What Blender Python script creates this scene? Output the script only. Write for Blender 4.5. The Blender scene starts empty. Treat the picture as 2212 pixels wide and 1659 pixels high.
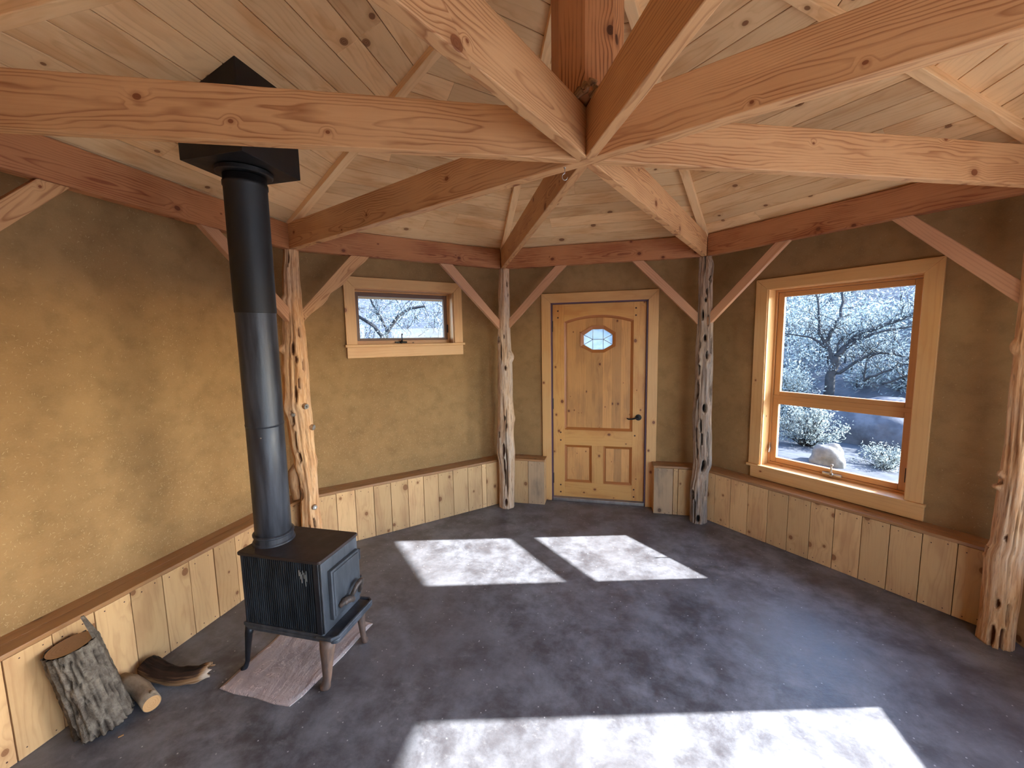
import bpy, math, random
from mathutils import Vector, Matrix, noise as mn
random.seed(7)
scene = bpy.context.scene
COL = scene.collection
rad = math.radians
T225 = math.tan(rad(22.5))
# ------------------------------------------------------------------ room constants (metres)
AW = 2.45          # inner face of the plaster walls (apothem of the octagon)
AO = 2.60          # outer face
AR = 2.173         # inner face of the ring beams
ARO = 2.232
ZB, ZT = 2.403, 2.584
AF = 2.293         # face of the wainscot boards
SL = .392          # roof slope along the apothem
ZC0 = 2.602        # underside of the ceiling boards above the ring beam face
PH = [202.5, 157.5, 112.5, 67.5, 22.5, -22.5, -67.5, -112.5]
def zceil(n): return ZC0 + SL * (AR - n)
def wall_axes(m):
    t = rad(PH[m] - 22.5)
    D = Vector((math.cos(t), math.sin(t), 0)); N = Vector((D.y, -D.x, 0))
    return D, N
def W(m, u, a, z):
    D, N = wall_axes(m)
    return D * a + N * u + Vector((0, 0, z))
def hip(k):
    a = rad(PH[k]); D = Vector((math.cos(a), math.sin(a), 0)); return D, Vector((-D.y, D.x, 0))
UP = Vector((0, 0, 1))
# ------------------------------------------------------------------ object helpers
def thing(name, label, cat, loc=(0, 0, 0), group=None, kind=None):
    o = bpy.data.objects.new(name, None); COL.objects.link(o)
    o.location = loc; o.empty_display_size = .1
    o['label'] = label; o['category'] = cat
    if group: o['group'] = group
    if kind: o['kind'] = kind
    return o
def tag(o, label, cat, group=None, kind=None):
    o['label'] = label; o['category'] = cat
    if group: o['group'] = group
    if kind: o['kind'] = kind
    return o
class MB:
    """collects faces in world coordinates; gp = wood/plaster coordinates, tint = per piece variation"""
    def __init__(s): s.v = []; s.f = []; s.g = []; s.t = []; s.m = []
    def add(s, vs, fs, gs=None, tint=.5, mi=0):
        b = len(s.v)
        s.v += [tuple(x) for x in vs]
        s.g += [tuple(x) for x in (gs or vs)]
        if isinstance(tint, (list, tuple)): s.t += list(tint)
        else: s.t += [tint] * len(vs)
        for f in fs: s.f.append([b + i for i in f]); s.m.append(mi)
    def hexa(s, P, gs=None, tint=.5, mi=0):
        # P: 8 corners, bottom 4 (ccw) then top 4
        s.add(P, [(3, 2, 1, 0), (4, 5, 6, 7), (0, 1, 5, 4), (1, 2, 6, 5), (2, 3, 7, 6), (3, 0, 4, 7)], gs, tint, mi)
    def box(s, o, X, Y, Z, x0, x1, y0, y1, z0, z1, wood=True, tint=None, mi=0, cen=None):
        """axes X,Y,Z at origin o; grain along X"""
        P = []; gs = []
        off = random.uniform(0, 40) if wood else 0
        c = cen or ((random.uniform(-.12, .12), random.uniform(.03, .16)) if wood else (0, 0))
        for z in (z0, z1):
            for x, y in ((x0, y0), (x1, y0), (x1, y1), (x0, y1)):
                P.append(o + X * x + Y * y + Z * z)
                gs.append((x + off, y - (y0 + y1) / 2 + c[0], z - (z0 + z1) / 2 + c[1]))
        flip = X.cross(Y).dot(Z) < 0
        fs = [(3, 2, 1, 0), (4, 5, 6, 7), (0, 1, 5, 4), (1, 2, 6, 5), (2, 3, 7, 6), (3, 0, 4, 7)]
        if flip: fs = [tuple(reversed(f)) for f in fs]
        s.add(P, fs, gs, random.random() if tint is None else tint, mi)
    def prism(s, poly, to3, d0, d1, tint=None, mi=0, grain='u', off=None):
        """extrude 2D polygon [(u,v)] (ccw seen from d0 side) between depths d0,d1 ; to3(u,v,d)"""
        n = len(poly); off = random.uniform(0, 40) if off is None else off
        c = (random.uniform(-.1, .1), random.uniform(.03, .14))
        um = sum(q[0] for q in poly) / n; vm = sum(q[1] for q in poly) / n
        P = []; gs = []
        for d in (d0, d1):
            for u, v in poly:
                P.append(to3(u, v, d))
                a, b = (u, v - vm) if grain == 'u' else (v, u - um)
                gs.append((a + off, b + c[0], d - d0 + c[1]))
        fs = [tuple(range(n)), tuple(range(2 * n - 1, n - 1, -1))]
        fs += [(i, i + n, (i + 1) % n + n, (i + 1) % n) for i in range(n)]
        s.add(P, fs, gs, random.random() if tint is None else tint, mi)
    def tube(s, pts, rads, seg=16, caps=True, tint=.5, mi=0, ref=None):
        pts = [Vector(p) for p in pts]; n = len(pts)
        if not hasattr(rads, '__len__'): rads = [rads] * n
        ref = Vector(ref) if ref else None
        V = []; gs = []; L = 0
        prev = None
        off = random.uniform(0, 40)
        for i, p in enumerate(pts):
            d = (pts[min(i + 1, n - 1)] - pts[max(i - 1, 0)]).normalized()
            if prev is None:
                a = ref or (Vector((0, 0, 1)) if abs(d.z) < .9 else Vector((1, 0, 0)))
                x = (a - d * a.dot(d)).normalized()
            else: x = (prev - d * prev.dot(d)).normalized()
            prev = x; y = d.cross(x)
            if i: L += (p - pts[i - 1]).length
            for k in range(seg):
                t = 2 * math.pi * k / seg
                q = x * math.cos(t) + y * math.sin(t)
                V.append(p + q * rads[i]); gs.append((L + off, math.cos(t) * rads[i], math.sin(t) * rads[i]))
        fs = []
        for i in range(n - 1):
            for k in range(seg):
                k2 = (k + 1) % seg
                fs.append((i * seg + k, i * seg + k2, (i + 1) * seg + k2, (i + 1) * seg + k))
        if caps:
            fs.append(tuple(range(seg - 1, -1, -1))); fs.append(tuple((n - 1) * seg + k for k in range(seg)))
        s.add(V, fs, gs, tint, mi)
    def lathe(s, o, axis, prof, seg=32, tint=.5, mi=0):
        """prof: [(along, radius)]"""
        axis = axis.normalized()
        a = Vector((0, 0, 1)) if abs(axis.z) < .9 else Vector((1, 0, 0))
        x = (a - axis * a.dot(axis)).normalized(); y = axis.cross(x)
        V = []; n = len(prof)
        for h, r in prof:
            for k in range(seg):
                t = 2 * math.pi * k / seg
                V.append(o + axis * h + (x * math.cos(t) + y * math.sin(t)) * r)
        fs = []
        for i in range(n - 1):
            for k in range(seg):
                k2 = (k + 1) % seg
                fs.append((i * seg + k, i * seg + k2, (i + 1) * seg + k2, (i + 1) * seg + k))
        fs.append(tuple(range(seg - 1, -1, -1))); fs.append(tuple((n - 1) * seg + k for k in range(seg)))
        s.add(V, fs, None, tint, mi)
    def build(s, name, mats, parent=None, bevel=0, smooth=False, origin=None, segs=2):
        off = Vector((0, 0, 0))
        if parent is not None:
            q = parent
            while q is not None: off += Vector(q.location); q = q.parent
        elif origin is not None: off = Vector(origin)
        me = bpy.data.meshes.new(name)
        me.from_pydata([(v[0] - off.x, v[1] - off.y, v[2] - off.z) for v in s.v], [], s.f)
        a = me.attributes.new('gp', 'FLOAT_VECTOR', 'POINT'); a.data.foreach_set('vector', [c for g in s.g for c in g])
        a = me.attributes.new('tint', 'FLOAT', 'POINT'); a.data.foreach_set('value', s.t)
        if not isinstance(mats, (list, tuple)): mats = [mats]
        for m in mats: me.materials.append(m)
        me.polygons.foreach_set('material_index', s.m)
        if smooth: me.polygons.foreach_set('use_smooth', [True] * len(me.polygons))
        me.update()
        o = bpy.data.objects.new(name, me); COL.objects.link(o)
        if parent is not None: o.parent = parent
        elif origin is not None: o.location = off
        if bevel:
            b = o.modifiers.new('bevel', 'BEVEL'); b.width = bevel; b.segments = segs; b.limit_method = 'ANGLE'; b.angle_limit = rad(40)
            b.harden_normals = False
        return o
# ------------------------------------------------------------------ materials
def lin(r, g, b):
    f = lambda c: (c / 12.92 if c <= .04045 else ((c + .055) / 1.055) ** 2.4)
    return (f(r / 255), f(g / 255), f(b / 255), 1)
class NT:
    def __init__(s, name):
        s.mat = bpy.data.materials.new(name); s.mat.use_nodes = True
        s.nt = s.mat.node_tree; s.nt.nodes.clear()
        s.out = s.nt.nodes.new('ShaderNodeOutputMaterial')
    def n(s, t, ins=None, **pr):
        nd = s.nt.nodes.new('ShaderNode' + t)
        for k, v in pr.items(): setattr(nd, k, v)
        for k, v in (ins or {}).items():
            if isinstance(v, bpy.types.NodeSocket): s.nt.links.new(v, nd.inputs[k])
            elif v is not None: nd.inputs[k].default_value = v
        return nd
    def attr(s, name, out='Vector'): return s.n('Attribute', attribute_name=name).outputs[out]
    def math(s, op, a, b=None, c=None, clamp=False):
        ins = {0: a}
        if b is not None: ins[1] = b
        if c is not None: ins[2] = c
        return s.n('Math', ins, operation=op, use_clamp=clamp).outputs[0]
    def vmul(s, v, sc): return s.n('VectorMath', {0: v, 1: sc}, operation='MULTIPLY').outputs[0]
    def vadd(s, v, sc): return s.n('VectorMath', {0: v, 1: sc}, operation='ADD').outputs[0]
    def sep(s, v): return s.n('SeparateXYZ', {0: v}).outputs
    def comb(s, x, y, z): return s.n('CombineXYZ', {0: x, 1: y, 2: z}).outputs[0]
    def noise(s, v, sc, det=3, rough=.55, dist=0., out='Fac'):
        return s.n('TexNoise', {'Vector': v, 'Scale': sc, 'Detail': det, 'Roughness': rough, 'Distortion': dist}).outputs[out]
    def voro(s, v, sc, dims='3D', feat='F1', rnd=1.):
        return s.n('TexVoronoi', {'Vector': v, 'Scale': sc, 'Randomness': rnd}, voronoi_dimensions=dims, feature=feat).outputs
    def mr(s, v, a, b, c=0., d=1., smooth=True):
        return s.n('MapRange', {0: v, 1: a, 2: b, 3: c, 4: d}, interpolation_type='SMOOTHSTEP' if smooth else 'LINEAR', clamp=True).outputs[0]
    def ramp(s, f, stops):
        nd = s.n('ValToRGB', {0: f}); e = nd.color_ramp.elements
        while len(e) < len(stops): e.new(.5)
        for x, (p, c) in zip(e, stops): x.position = p; x.color = c if len(c) == 4 else (*c, 1)
        return nd.outputs[0]
    def mix(s, f, a, b, blend='MIX'):
        return s.n('Mix', {0: f, 6: a, 7: b}, data_type='RGBA', blend_type=blend).outputs[2]
    def scale(s, c, f):  # colour * scalar
        return s.n('VectorMath', {0: c, 'Scale': f}, operation='SCALE').outputs[0]
    def bump(s, h, st=.3, d=.01): return s.n('Bump', {'Height': h, 'Strength': st, 'Distance': d}).outputs[0]
    def bsdf(s, col, rough=.6, metal=0., normal=None, spec=.4, coat=0., **kw):
        ins = {'Base Color': col, 'Roughness': rough, 'Metallic': metal, 'Specular IOR Level': spec, 'Coat Weight': coat}
        if normal is not None: ins['Normal'] = normal
        ins.update(kw)
        b = s.n('BsdfPrincipled', ins)
        s.nt.links.new(b.outputs[0], s.out.inputs[0]); return s.mat
def wood(name, light, dark, knot=(70, 38, 20), ring=.012, rs=.5, kn=.62, kscale=4., krad=.07, tintamt=.3, rough=.55, spec=.3,
         alt=None, fine=.25, warp=.035, patch=.2, coat=0.):
    m = NT(name); P = m.attr('gp'); t = m.attr('tint', 'Fac')
    x, y, z = m.sep(P)
    n1 = m.noise(m.vmul(P, (1.3, 7, 7)), 1., 3)
    yz = m.math('ADD', y, z)
    kv = m.voro(m.comb(x, m.math('MULTIPLY', yz, 1.25), 0.), kscale, '2D')
    kc = m.sep(kv['Color'])
    keep = m.math('GREATER_THAN', kc[0], kn)
    kr = m.math('MULTIPLY', m.math('ADD', kc[1], .35), krad)
    kd = m.math('DIVIDE', kv['Distance'], kr)                 # 1 at the knot's rim
    km = m.math('MULTIPLY', m.mr(kd, 1.12, .9), keep)
    halo = m.math('MULTIPLY', m.mr(kd, 2.6, .9), keep)
    r = m.math('SQRT', m.math('ADD', m.math('MULTIPLY', y, y), m.math('MULTIPLY', z, z)))
    r = m.math('ADD', r, m.math('MULTIPLY', m.math('SUBTRACT', n1, .5), warp * 2))
    r = m.math('ADD', r, m.math('MULTIPLY', m.math('MULTIPLY', m.mr(kd, 5., .8), keep), .016))
    fr = m.math('FRACT', m.math('DIVIDE', r, ring))
    rg = m.ramp(fr, [(0, (.15,) * 3), (.5, (.12,) * 3), (.86, (1,) * 3), (1., (.1,) * 3)])
    n2 = m.noise(m.vmul(P, (4, 160, 160)), 1., 2)
    n3 = m.noise(m.vmul(P, (1.5, 4, 4)), 1.7, 4)
    rgs = m.math('MULTIPLY', m.math('MULTIPLY', rg, rs), m.mr(n3, .25, .7))
    f = m.math('ADD', rgs, m.math('MULTIPLY', m.math('SUBTRACT', n2, .5), fine), clamp=True)
    c = m.mix(f, light, dark)
    if alt: c = m.mix(m.math('MULTIPLY', m.mr(n3, .45, .75), patch), c, alt)
    c = m.mix(m.math('MULTIPLY', halo, .45), c, dark)
    kring = m.math('FRACT', m.math('MULTIPLY', kd, 2.3))
    kcol = m.mix(m.math('MULTIPLY', kring, .5), lin(*knot), dark)
    c = m.mix(km, c, kcol)
    c = m.scale(c, m.math('ADD', 1. - tintamt * .5, m.math('MULTIPLY', t, tintamt)))
    h = m.math('ADD', m.math('MULTIPLY', rg, .4), n2)
    return m.bsdf(c, rough, spec=spec, normal=m.bump(h, .12, .004), coat=coat)
MAT = {}
MAT['fir'] = wood('fir_beam', lin(206, 158, 110), lin(146, 92, 54), knot=(122, 70, 40), ring=.011, rs=1.05, kn=.5, kscale=3.2, krad=.055, tintamt=.16, alt=lin(184, 130, 86), fine=.3, warp=.05)
MAT['ringfir_shaded'] = wood('ring_beam_fir_shaded', lin(180, 122, 80), lin(118, 62, 36), knot=(104, 54, 32), ring=.012, rs=1.05, kn=.6, kscale=4., krad=.05, tintamt=.16, alt=lin(140, 76, 42), patch=.6, warp=.05)  # fir again, the ring beams' weaker light put in as a darker tone
MAT['post'] = wood('king_post_fir', lin(186, 126, 80), lin(96, 48, 26), ring=.016, rs=1.2, kn=.8, tintamt=.1, warp=.03)
MAT['pine'] = wood('ceiling_pine', lin(230, 194, 146), lin(190, 146, 102), knot=(110, 68, 40), ring=.018, rs=.6, kn=.5, kscale=3.0, krad=.06, tintamt=.34, alt=lin(206, 154, 100), patch=.7, warp=.07)
MAT['wains'] = wood('wainscot_pine', lin(210, 168, 118), lin(166, 120, 76), knot=(132, 86, 54), ring=.016, rs=.5, kn=.45, kscale=4.2, krad=.085, tintamt=.34, alt=lin(184, 138, 96), patch=.7, warp=.06, rough=.7)
MAT['wains_grey'] = wood('weathered_pine', lin(182, 150, 116), lin(128, 104, 82), knot=(100, 74, 54), ring=.03, rs=.4, kn=.8, tintamt=.1, alt=lin(112, 98, 86), patch=.9, rough=.75)
MAT['cap'] = wood('cap_pine', lin(164, 118, 76), lin(112, 72, 42), knot=(90, 56, 34), ring=.02, rs=.45, kn=.8, tintamt=.12, rough=.33, spec=.5)
MAT['trim'] = wood('oiled_pine_trim', lin(216, 167, 108), lin(180, 124, 70), knot=(116, 58, 30), ring=.02, rs=.35, kn=.6, kscale=3.4, krad=.06, tintamt=.12, alt=lin(208, 150, 88), patch=.5, rough=.4, spec=.45)
MAT['door'] = wood('oiled_door_pine', lin(216, 160, 92), lin(178, 114, 56), knot=(104, 50, 28), ring=.016, rs=.5, kn=.46, kscale=5.5, krad=.075, tintamt=.14, alt=lin(190, 120, 56), patch=.6, rough=.38, spec=.5)
MAT['doorpanel'] = wood('door_panel_pine', lin(212, 154, 92), lin(160, 98, 48), knot=(96, 46, 26), ring=.012, rs=.5, kn=.66, kscale=6., krad=.06, tintamt=.34, alt=lin(170, 122, 74), patch=.7, rough=.42, spec=.45)
MAT['sash'] = wood('sash_pine', lin(196, 142, 88), lin(160, 106, 60), ring=.02, rs=.3, kn=.95, tintamt=.1, rough=.35, spec=.5)
MAT['sashdark'] = wood('dark_sash', lin(110, 76, 54), lin(70, 44, 30), ring=.02, rs=.3, kn=.95, tintamt=.1, rough=.4, spec=.5)
MAT['moulding'] = wood('door_moulding', lin(176, 108, 52), lin(120, 64, 26), ring=.02, rs=.3, kn=.95, tintamt=.1, rough=.4, spec=.5)
MAT['brace'] = wood('brace_fir', lin(194, 146, 110), lin(146, 98, 70), ring=.014, rs=.5, kn=.9, tintamt=.14, warp=.04)
MAT['cutwood'] = wood('sawn_end', lin(196, 150, 100), lin(150, 100, 58), ring=.009, rs=.6, kn=1., tintamt=.05, warp=.01)
MAT['cutdark'] = wood('aged_sawn_end', lin(176, 148, 118), lin(140, 112, 84), ring=.012, rs=.5, kn=1., tintamt=.05, warp=.02)
def plaster():
    m = NT('straw_clay_plaster'); P = m.attr('gp')
    x, y, z = m.sep(P)
    n1 = m.noise(P, 1.6, 5, .6); n2 = m.noise(P, 9., 4, .6); n3 = m.noise(P, 120., 3, .6)
    c = m.mix(m.mr(n1, .3, .7), lin(163, 127, 84), lin(146, 112, 73))
    c = m.mix(m.math('MULTIPLY', m.mr(n2, .4, .75), .45), c, lin(118, 93, 60))
    c = m.mix(m.math('MULTIPLY', m.mr(n3, .45, .8), .25), c, lin(172, 142, 98))
    mask = None
    dens = m.math('MULTIPLY', m.math('ADD', m.mr(y, 2.1, .5, .015, .11), m.mr(n1, .45, .68, 0., .09)), m.mr(z, 14., 16., 1., .12))
    for i, (ang, a, b) in enumerate(((18, .040, .008), (72, .036, .0085), (128, .045, .0085), (160, .034, .0075), (100, .036, .0075))):
        v = m.n('VectorRotate', {'Vector': P, 'Angle': rad(ang)}, rotation_type='Z_AXIS').outputs[0]
        v = m.vadd(m.vmul(v, (1 / a, 1 / b, 1.)), (i * 7.3, i * 3.1, 0))
        vo = m.voro(v, 1., '2D'); cc = m.sep(vo['Color'])
        k = m.math('MULTIPLY', m.math('LESS_THAN', cc[0], dens), m.mr(vo['Distance'], .17, .10))
        k = m.math('MULTIPLY', k, m.math('ADD', .25, m.math('MULTIPLY', cc[1], .75)))
        mask = k if mask is None else m.math('MAXIMUM', mask, k)
    c = m.mix(m.math('MULTIPLY', mask, .5), c, lin(216, 186, 136))
    h = m.math('ADD', m.math('ADD', m.math('MULTIPLY', n2, .6), m.math('MULTIPLY', n3, .25)), m.math('MULTIPLY', mask, .3))
    return m.bsdf(c, .85, spec=.15, normal=m.bump(h, .25, .012))
MAT['plaster'] = plaster()
def concrete():
    m = NT('earthen_floor'); P = m.attr('gp')
    n1 = m.noise(P, .9, 5, .62, .3); n2 = m.noise(P, 4.2, 7, .7, .15); n3 = m.noise(P, 60., 3, .6); n4 = m.noise(m.vmul(P, (1, 1.6, 1)), 13., 6, .72, .25)
    c = m.mix(m.mr(n2, .32, .7), lin(68, 66, 70), lin(128, 131, 138))
    c = m.mix(m.math('MULTIPLY', m.mr(n1, .35, .7), .6), c, lin(96, 94, 97))
    c = m.mix(m.math('MULTIPLY', m.mr(n4, .56, .74), .42), c, lin(146, 146, 146))
    # hairline trowel marks
    v = m.voro(m.vadd(m.vmul(P, (1.4, 1.4, 1)), m.comb(m.math('MULTIPLY', n2, .9), m.math('MULTIPLY', n4, .9), 0.)), 1.7, '2D', 'DISTANCE_TO_EDGE')
    c = m.mix(m.math('MULTIPLY', m.math('MULTIPLY', m.mr(v['Distance'], .012, .002), m.mr(n2, .5, .62)), .5), c, lin(60, 54, 54))
    sp = m.voro(P, 55., '2D'); sc = m.sep(sp['Color'])
    c = m.mix(m.math('MULTIPLY', m.math('MULTIPLY', m.math('GREATER_THAN', sc[0], .985), m.mr(sp['Distance'], .22, .12)), .8), c, lin(190, 190, 192))
    rgh = m.mr(n2, .25, .75, .34, .5)
    h = m.math('ADD', m.math('MULTIPLY', n4, .8), m.math('MULTIPLY', n3, .12))
    return m.bsdf(c, rgh, spec=.5, normal=m.bump(h, .18, .012))
MAT['floor'] = concrete()
def iron(name, c1, c2, rough, metal=.4, sc=14., stretch=(1, 1, .25), bump=.15):
    m = NT(name); P = m.n('TexCoord').outputs['Object']
    n1 = m.noise(m.vmul(P, stretch), sc, 5, .6); n2 = m.noise(P, 90., 3, .6)
    c = m.mix(m.mr(n1, .35, .72), c1, c2)
    return m.bsdf(c, m.mr(n1, .3, .7, rough - .08, rough + .1), metal, spec=.5, normal=m.bump(m.math('ADD', n2, n1), bump, .003))
MAT['iron'] = iron('cast_iron', lin(34, 35, 40), lin(52, 56, 64), .42)
MAT['irontop'] = iron('cast_iron_top', lin(46, 38, 38), lin(58, 48, 47), .5, metal=.2)
MAT['ironface'] = iron('cast_iron_front', lin(58, 62, 68), lin(86, 90, 98), .45, metal=.3)
MAT['rust'] = iron('rusty_iron', lin(84, 70, 64), lin(140, 108, 88), .6, metal=.15, sc=20.)
MAT['latch'] = iron('worn_latch_iron', lin(52, 46, 44), lin(108, 92, 84), .5, metal=.3, sc=40.)
MAT['pipeblack'] = iron('black_pipe_enamel', lin(16, 16, 18), lin(22, 22, 25), .5, metal=0., sc=6.)
MAT['pipegrey'] = iron('weathered_stovepipe', lin(44, 46, 54), lin(72, 76, 86), .42, metal=.35, sc=9., stretch=(2.5, 2.5, .25))
MAT['black'] = iron('black_metal', lin(22, 22, 24), lin(34, 33, 34), .45, metal=.3)
MAT['steel'] = iron('bright_steel', lin(170, 168, 164), lin(205, 202, 196), .3, metal=.9)
MAT['nickel'] = iron('brushed_nickel', lin(150, 146, 140), lin(190, 186, 178), .35, metal=.8)
MAT['purple'] = iron('dark_plum_weatherstrip', lin(84, 56, 74), lin(96, 66, 84), .5, metal=0.)
MAT['threshold'] = iron('aluminium_threshold', lin(150, 142, 136), lin(172, 164, 156), .4, metal=.6)
MAT['chalk'] = iron('chalk', lin(120, 118, 116), lin(150, 148, 146), .8, metal=0.)
MAT['peg'] = iron('dark_plugs', lin(56, 26, 20), lin(70, 32, 24), .5, metal=0.)
def logmat(name, base, pale, grey, dark, greyamt):
    m = NT(name); P = m.attr('gp'); t = m.attr('tint', 'Fac')
    n1 = m.noise(m.vmul(P, (5, 60, 60)), 1., 4, .6); n2 = m.noise(m.vmul(P, (2.2, 9, 9)), 1., 5, .6, .6); n3 = m.noise(m.vmul(P, (14, 160, 160)), 1., 2)
    c = m.mix(m.mr(n1, .3, .7), base, pale)
    c = m.mix(m.math('MULTIPLY', m.mr(n2, .42, .68), greyamt), c, grey)
    c = m.mix(m.math('MULTIPLY', m.mr(n3, .52, .72), .45), c, dark)
    c = m.mix(t, c, dark)
    return m.bsdf(c, .72, spec=.2, normal=m.bump(m.math('ADD', n1, m.math('MULTIPLY', n3, .5)), .5, .006))
MAT['juniper'] = logmat('peeled_juniper', lin(190, 136, 88), lin(222, 178, 132), lin(196, 166, 138), lin(92, 52, 30), .55)
MAT['juniper_pale'] = logmat('pale_juniper', lin(186, 146, 110), lin(216, 184, 152), lin(190, 174, 160), lin(74, 46, 34), .7)
MAT['juniper_grey'] = logmat('weathered_juniper', lin(148, 120, 98), lin(186, 162, 140), lin(132, 122, 116), lin(22, 16, 15), .8)
def bark():
    m = NT('cottonwood_bark'); P = m.attr('gp'); t = m.attr('tint', 'Fac')
    n1 = m.noise(m.vmul(P, (18, 30, 30)), 1., 5, .7); n2 = m.noise(P, 90., 3)
    c = m.mix(m.mr(n1, .3, .7), lin(88, 78, 68), lin(132, 120, 106))
    c = m.mix(m.math('MULTIPLY', m.mr(n2, .5, .7), .4), c, lin(56, 46, 38))
    c = m.mix(t, c, lin(34, 24, 18))
    return m.bsdf(c, .85, spec=.15, normal=m.bump(m.math('ADD', n1, n2), .6, .006))
MAT['bark'] = bark()
def smoothbark():
    m = NT('smooth_branch_bark'); P = m.attr('gp')
    n1 = m.noise(m.vmul(P, (12, 30, 30)), 1., 4); n2 = m.noise(P, 80., 3)
    c = m.mix(m.mr(n1, .3, .7), lin(120, 104, 86), lin(158, 140, 118))
    return m.bsdf(c, .8, spec=.15, normal=m.bump(n2, .4, .003))
MAT['branch'] = smoothbark()
def charred():
    m = NT('split_charred_bark'); P = m.attr('gp'); t = m.attr('tint', 'Fac')
    n1 = m.noise(m.vmul(P, (4, 70, 70)), 1., 4, .65)
    c = m.ramp(m.math('ADD', m.math('MULTIPLY', n1, .7), m.math('MULTIPLY', t, .62)), [(.3, lin(22, 18, 16)), (.52, lin(62, 42, 30)), (.66, lin(148, 110, 74)), (.9, lin(190, 168, 146))])
    return m.bsdf(c, .8, spec=.2, normal=m.bump(n1, .6, .006))
MAT['charred'] = charred()
def stone():
    m = NT('pink_sandstone'); P = m.attr('gp')
    n1 = m.noise(m.vmul(P, (3.4, 1.1, 1)), 2.2, 5, .6, 1.4); n2 = m.noise(P, 70., 4)
    c = m.mix(m.mr(n1, .3, .7), lin(156, 144, 142), lin(186, 172, 168))
    fr = m.math('FRACT', m.math('MULTIPLY', n1, 7.))
    c = m.mix(m.math('MULTIPLY', m.mr(fr, .84, .97), .75), c, lin(216, 200, 194))
    c = m.mix(m.math('MULTIPLY', m.mr(fr, .09, .0), .75), c, lin(104, 90, 88))
    return m.bsdf(c, .75, spec=.2, normal=m.bump(m.math('ADD', m.math('MULTIPLY', fr, .6), m.math('MULTIPLY', n2, .3)), .4, .006))
MAT['stone'] = stone()
def glass(name, tintc=(.97, .985, 1, 1), refl=.06):
    m = NT(name)
    a = m.n('BsdfTransparent', {0: tintc}); b = m.n('BsdfGlossy', {'Color': (1, 1, 1, 1), 'Roughness': .02})
    fr = m.n('Fresnel', {'IOR': 1.45}).outputs[0]
    x = m.n('MixShader', {0: m.math('MULTIPLY', fr, .25), 1: a.outputs[0], 2: b.outputs[0]})
    m.nt.links.new(x.outputs[0], m.out.inputs[0]); return m.mat
MAT['glass'] = glass('window_glass')
def texglass():
    m = NT('leaded_textured_glass'); P = m.n('TexCoord').outputs['Object']
    n = m.noise(P, 45., 3, .5, 1.)
    a = m.n('BsdfTransparent', {0: m.mix(m.mr(n, .4, .62), (.95, 1., 1., 1), (.5, .66, .72, 1))})
    b = m.n('BsdfTranslucent', {'Color': (.95, 1, 1, 1)})
    x = m.n('MixShader', {0: .35, 1: a.outputs[0], 2: b.outputs[0]})
    m.nt.links.new(x.outputs[0], m.out.inputs[0]); return m.mat
MAT['texglass'] = texglass()
def simple(name, c1, c2, sc=8., rough=.8, stretch=(1, 1, 1)):
    m = NT(name); P = m.n('TexCoord').outputs['Object']
    n = m.noise(m.vmul(P, stretch), sc, 5, .65)
    return m.bsdf(m.mix(m.mr(n, .32, .7), c1, c2), rough, spec=.15, normal=m.bump(n, .4, .02))
MAT['ground'] = simple('blue_shade_ground', (.036, .042, .052, 1), (.062, .07, .084, 1), 5.)  # blue-grey tint puts sky-lit shade into the ground colour
MAT['boulder'] = simple('boulder_rock', (.04, .046, .058, 1), (.075, .082, .1, 1), 6.)
MAT['boulderpale'] = simple('pale_rock', (.09, .09, .085, 1), (.13, .13, .125, 1), 12.)
MAT['trunk'] = simple('grey_trunk', (.018, .02, .024, 1), (.034, .036, .04, 1), 12.)
def leafmat(name, c1, c2):
    m = NT(name); t = m.attr('tint', 'Fac')
    c = m.mix(t, c1, c2)
    a = m.n('BsdfDiffuse', {'Color': c}); b = m.n('BsdfTranslucent', {'Color': c})
    x = m.n('MixShader', {0: .4, 1: a.outputs[0], 2: b.outputs[0]})
    m.nt.links.new(x.outputs[0], m.out.inputs[0]); return m.mat
MAT['leaf'] = leafmat('grey_green_leaves', (.05, .066, .072, 1), (.34, .41, .42, 1))
MAT['sage'] = leafmat('silver_sage_leaves', (.07, .09, .092, 1), (.36, .42, .41, 1))
MAT['reflector'] = simple('pale_reflector', (.36, .355, .34, 1), (.44, .43, .42, 1), 3.)  # pale so that the added slab throws sun up to the ceiling
MAT['knotgrey'] = simple('grey_weathered_end_grain', lin(118, 112, 106), lin(164, 160, 154), 60.)
MAT['roof'] = simple('roof_deck', lin(90, 80, 72), lin(110, 98, 88))
MAT['outer'] = simple('outer_stucco', lin(150, 128, 96), lin(164, 140, 106))
# ------------------------------------------------------------------ setting
SIDE = ['left', 'back_left', 'back', 'back_right', 'right', 'front_right', 'front', 'front_left']
oct_pt = lambda a, m: W(m, -a * T225, a, 0)   # corner between wall m-1.. and m
def octagon(a, z): return [Vector((math.cos(rad(p)) * a / math.cos(rad(22.5)), math.sin(rad(p)) * a / math.cos(rad(22.5)), z)) for p in reversed(PH)]
mb = MB()
mb.add(octagon(AO, 0) + octagon(AO, -.12), [tuple(range(8)), tuple(range(15, 7, -1))] + [(i, i + 8, (i + 1) % 8 + 8, (i + 1) % 8) for i in range(8)])
mb.f[0] = mb.f[0]
fl = mb.build('floor', MAT['floor']); tag(fl, 'mottled dark grey earthen floor with sunlit patches', 'floor', kind='structure')
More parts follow.
